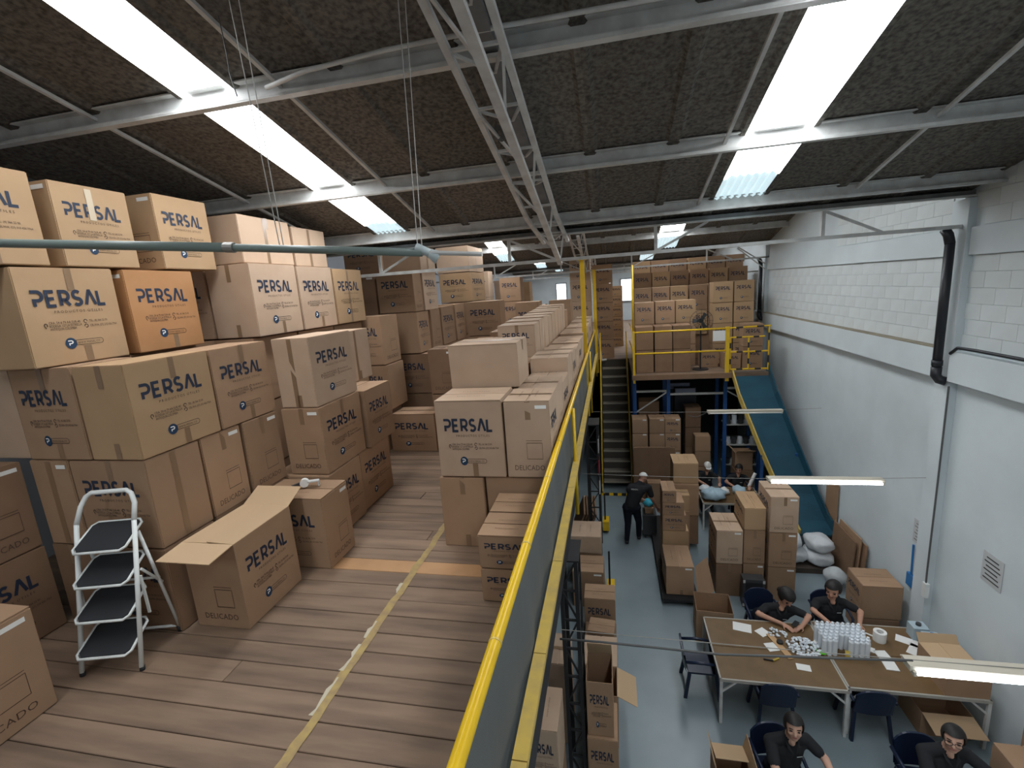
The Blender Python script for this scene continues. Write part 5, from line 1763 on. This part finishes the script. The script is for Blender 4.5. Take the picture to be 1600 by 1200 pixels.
def seated(label, x, y, rz, headp, look, lean, hands, skin, hairkind='tied', glasses=False, seat=.44, elbows=None, hs=1.1):
    """seated person; local frame: faces -Y, origin on the floor under the hips. headp: head centre, hands: ((x,y,z) left, right) wrists"""
    root = empty('person', (x, y, 0), R(rz))
    tag(root, label, 'person')
    B = Body()
    hip = Vector((0, .02, seat + .11))
    hd = Vector(headp)
    neck = Vector((hd.x * .75, hd.y + .045, hd.z - .15 * hs))
    chest = Vector((neck.x * .8, neck.y + .055, neck.z - .22))
    # torso
    B.limb(hip + Vector((-.075, 0, 0)), hip + Vector((.075, 0, 0)), .125, .125, 2)
    B.limb(hip, (hip + chest) / 2, .135, .135, 1)
    B.limb((hip + chest) / 2 + Vector((-.04, 0, 0)), chest + Vector((-.06, 0, .02)), .125, .118, 1)
    B.limb((hip + chest) / 2 + Vector((.04, 0, 0)), chest + Vector((.06, 0, .02)), .125, .118, 1)
    B.limb(chest, neck + Vector((0, .02, -.03)), .12, .065, 1)
    S = [neck + Vector((s * .182, .035, -.105)) for s in (-1, 1)]
    for s, P in zip((-1, 1), S):
        B.limb(neck + Vector((s * .04, .02, -.055)), P, .062, .066, 1)
        B.limb(chest + Vector((s * .07, 0, .02)), P, .10, .066, 1)
    B.limb(neck + Vector((0, .012, -.05)), hd + Vector((0, .02, -.05)), .050, .047, 0)
    B.limb(neck + Vector((0, -.055, -.055)), neck + Vector((0, -.02, -.02)), .026, .034, 0)      # open collar
    # arms
    for i, s in enumerate((-1, 1)):
        W = Vector(hands[i][0])
        P = S[i]
        if elbows:
            E = Vector(elbows[i])
        else:
            mid = (P + W) / 2
            E = mid + Vector((s * .12, .04, -.07))
        sl = P + (E - P) * .62
        B.limb(P, sl, .064, .060, 1)
        B.limb(sl, E, .046, .041, 0)
        B.limb(E, W, .042, .027, 0)
        hand(B, W, hands[i][1], hands[i][2], -s, 0, curl=hands[i][3] if len(hands[i]) > 3 else .5)
    # legs under the table
    for s in (-1, 1):
        hp = hip + Vector((s * .09, -.02, -.01))
        kn = Vector((s * .13, -.40, seat + .07))
        an = Vector((s * .13, -.36, .09))
        B.limb(hp, kn, .085, .062, 2)
        B.limb(kn, an, .060, .042, 2)
        B.limb(an + Vector((0, .03, -.035)), an + Vector((0, -.13, -.05)), .042, .036, 3)
    Hf = head(B, hd, look, (0, 0, 1), skin, 0, hs)
    me = B.build('person', [skin, SHIRT, TROUSER, RUBBER])
    if y < 9:
        root.scale = (1.12, 1.06, 1.0)
    link('body', me, root)
    face_parts(root, Hf, glasses)
    hair(root, Hf, hairkind, CAPW if hairkind == 'cap' else HAIR)
    # collar flaps, chest mark and sleeve mark
    nk = neck
    for s in (-1, 1):
        MB().face([nk + Vector((s * .012, -.118, -.135)), nk + Vector((s * .062, -.092, -.075)), nk + Vector((s * .070, -.03, -.018)), nk + Vector((s * .040, -.075, -.055))]).build('collar', SHIRT, root)
    d = Vector((.07, -.135, -.0)) + chest
    MB().face([d + Vector((-.028, 0, 0)), d + Vector((.03, .004, 0)), d + Vector((.03, .001, .014)), d + Vector((-.028, -.003, .014))]).build('chest_print', PAPER, root)
    P = S[1]
    MB().ball(P + Vector((.045, -.035, -.04)), (.012, .014, .018), 8).build('sleeve_print', PAPER, root, smooth=True)
    return root


DN = (0, 0, 1)
# woman at the aisle table looking at her phone
p = seated('woman in a black polo bent over a phone at the aisle table', 2.45, 7.80, -4, (.20, -.22, 1.13), (.25, -.80, -.62), 0,
           (((.12, -.46, .80), (.6, -.7, 0), (0, -.2, 1), .5), ((.36, -.46, .80), (-.7, -.55, 0), (0, -.2, 1), .6)), SKIN, 'tied',
           elbows=((-.17, -.28, .80), (.50, -.24, .82)), hs=1.28)
o = MB().box(-.035, .035, -.07, .07, 0, .01).build('phone', BLACK, None, (2.72, 7.29, .83), R(-40))
tag(o, 'black phone held by the woman bent over the table', 'phone')
p = seated('woman in a black polo behind the white bottles looking sideways', 3.44, 7.85, 2, (-.03, -.12, 1.19), (-.55, -.75, -.22), 0,
           (((-.17, -.44, .80), (.5, -.8, 0), (0, 0, 1), .4), ((.20, -.42, .80), (-.4, -.8, 0), (0, 0, 1), .4)), SKIN, 'long',
           elbows=((-.30, -.17, .83), (.33, -.16, .83)), hs=1.25)
p = seated('woman in a black polo at the front edge looking up and frowning', 1.84, 5.06, 10, (.03, -.10, 1.27), (-.34, -.90, .18), 0,
           (((.02, -.42, .82), (.7, -.6, -.1), (0, -.3, 1), .9), ((.32, -.40, .80), (-.5, -.8, 0), (0, 0, 1), .5)), SKINB, 'tied',
           elbows=((-.22, -.30, .86), (.34, -.14, .86)))
p = seated('woman in a black polo wearing glasses beside the crumpled box', 3.45, 5.12, 4, (.02, -.08, 1.27), (-.52, -.85, .14), 0,
           (((.02, -.46, .80), (.8, -.5, 0), (0, 0, 1), .5), ((.46, -.50, .80), (.1, -.9, 0), (0, 0, 1), .5)), SKINB, 'tied', True,
           elbows=((-.24, -.28, .83), (.42, -.22, .84)))
p = seated('man in a black shirt and white cap at the far bag table', 2.42, 13.18, 0, (.05, -.12, 1.18), (.1, -.85, -.45), 0,
           (((-.05, -.46, .80), (.4, -.8, 0), (0, 0, 1), .5), ((.30, -.44, .84), (-.2, -.9, 0), (0, 0, 1), .5)), SKIN, 'cap',
           elbows=((-.25, -.22, .84), (.36, -.18, .86)))
p = seated('dark haired woman in black beside the lower chute', 3.20, 13.02, -4, (.05, -.10, 1.18), (-.35, -.85, -.3), 0,
           (((-.10, -.45, .80), (.4, -.8, 0), (0, 0, 1), .5), ((.25, -.44, .82), (-.2, -.9, 0), (0, 0, 1), .5)), SKIN, 'long',
           elbows=((-.28, -.2, .84), (.34, -.18, .86)))
o = MB().tube([(0, 0, 0), (.16, .05, .36)], .04, 10).build('paper_tube', PAPER, None, (3.42, 12.62, .80))
tag(o, 'white rolled sheet held up beside the far woman', 'paper roll')

# man bending over a trolley box in the aisle, seen from behind
root = empty('person', (.38, 11.0, 0), R(0))
root.scale = (1.18, 1.12, 1.03)
tag(root, 'man in black with a white cap bending over a trolley in the aisle', 'person')
B = Body()
hip = Vector((-.02, .0, .92))
chest = Vector((.08, .10, 1.27))
neck = Vector((.16, .18, 1.44))
hd = Vector((.23, .26, 1.53))
B.limb(hip + Vector((-.07, 0, -.02)), hip + Vector((.07, 0, -.02)), .125, .125, 2)
B.limb(hip + Vector((0, 0, .06)), chest, .140, .165, 1)
B.limb(chest + Vector((-.08, 0, .02)), chest + Vector((.08, 0, .02)), .125, .125, 1)
B.limb(chest, neck, .13, .06, 1)
B.limb(neck, hd, .052, .05, 0)
for s, W, E in ((-1, Vector((.30, .42, .84)), Vector((.06, .34, 1.02))), (1, Vector((.50, .22, .80)), Vector((.40, .14, 1.06)))):
    P = neck + Vector((s * .175, -.02 * s, -.10))
    B.limb(chest + Vector((s * .09, 0, .03)), P, .10, .068, 1)
    B.limb(neck + Vector((s * .03, 0, -.05)), P, .06, .066, 1)
    sl = P + (E - P) * .7
    B.limb(P, sl, .064, .060, 1)
    B.limb(sl, E, .045, .041, 0)
    B.limb(E, W, .041, .028, 0)
    hand(B, W, (.3, .3, -.8), (0, 1, .2), s, 0, .7)
for s, K, A_ in ((-1, Vector((-.10, .00, .50)), Vector((-.13, -.06, .10))), (1, Vector((.12, .08, .50)), Vector((.12, .14, .10)))):
    B.limb(hip + Vector((s * .085, 0, -.06)), K, .098, .070, 2)
    B.limb(K, A_, .068, .050, 2)
    B.limb(A_ + Vector((0, -.03, -.05)), A_ + Vector((.02, .14, -.06)), .042, .036, 3)
Hf = head(B, hd, (.45, .75, -.35), (0, 0, 1), SKIN, 0)
link('body', B.build('person', [SKIN, SHIRT, TROUSER, RUBBER]), root)
face_parts(root, Hf)
hair(root, Hf, 'cap', CAPW)
d = chest + Vector((-.03, -.168, .10))
mb = MB()
text(mb, 'PERSAL', d.x - .07, d.z, .05, 0, 1.0, width=.14, y=d.y)
mb.build('back_print', PAPER, root)
tr = empty('trolley', (.80, 11.42, 0))
tag(tr, 'dark trolley box the bending man holds', 'trolley')
MB().box(-.16, .16, -.22, .22, .10, .62).build('bin', DARKGREY, tr)
for sx in (-.12, .12):
    for sy in (-.17, .17):
        MB().tube([(sx - .015, sy, .05), (sx + .015, sy, .05)], .05, 10).build('wheel', RUBBER, tr)
carton('small box inside the trolley the man holds', .68, .90, 11.28, 11.6, .622, .16, '', '', KRAFT)
mb = MB().ball((0, 0, .07), (.13, .15, .09), 14)
mb.v = [(a * (1 + .2 * math.sin(c * 40 + b * 20)), b * (1 + .15 * math.cos(a * 33)), c) for a, b, c in mb.v]
tag(mb.build('cyan_bag', CYANP, None, (.78, 11.44, .785), 0, smooth=True), 'crumpled cyan bag on the trolley', 'bag')
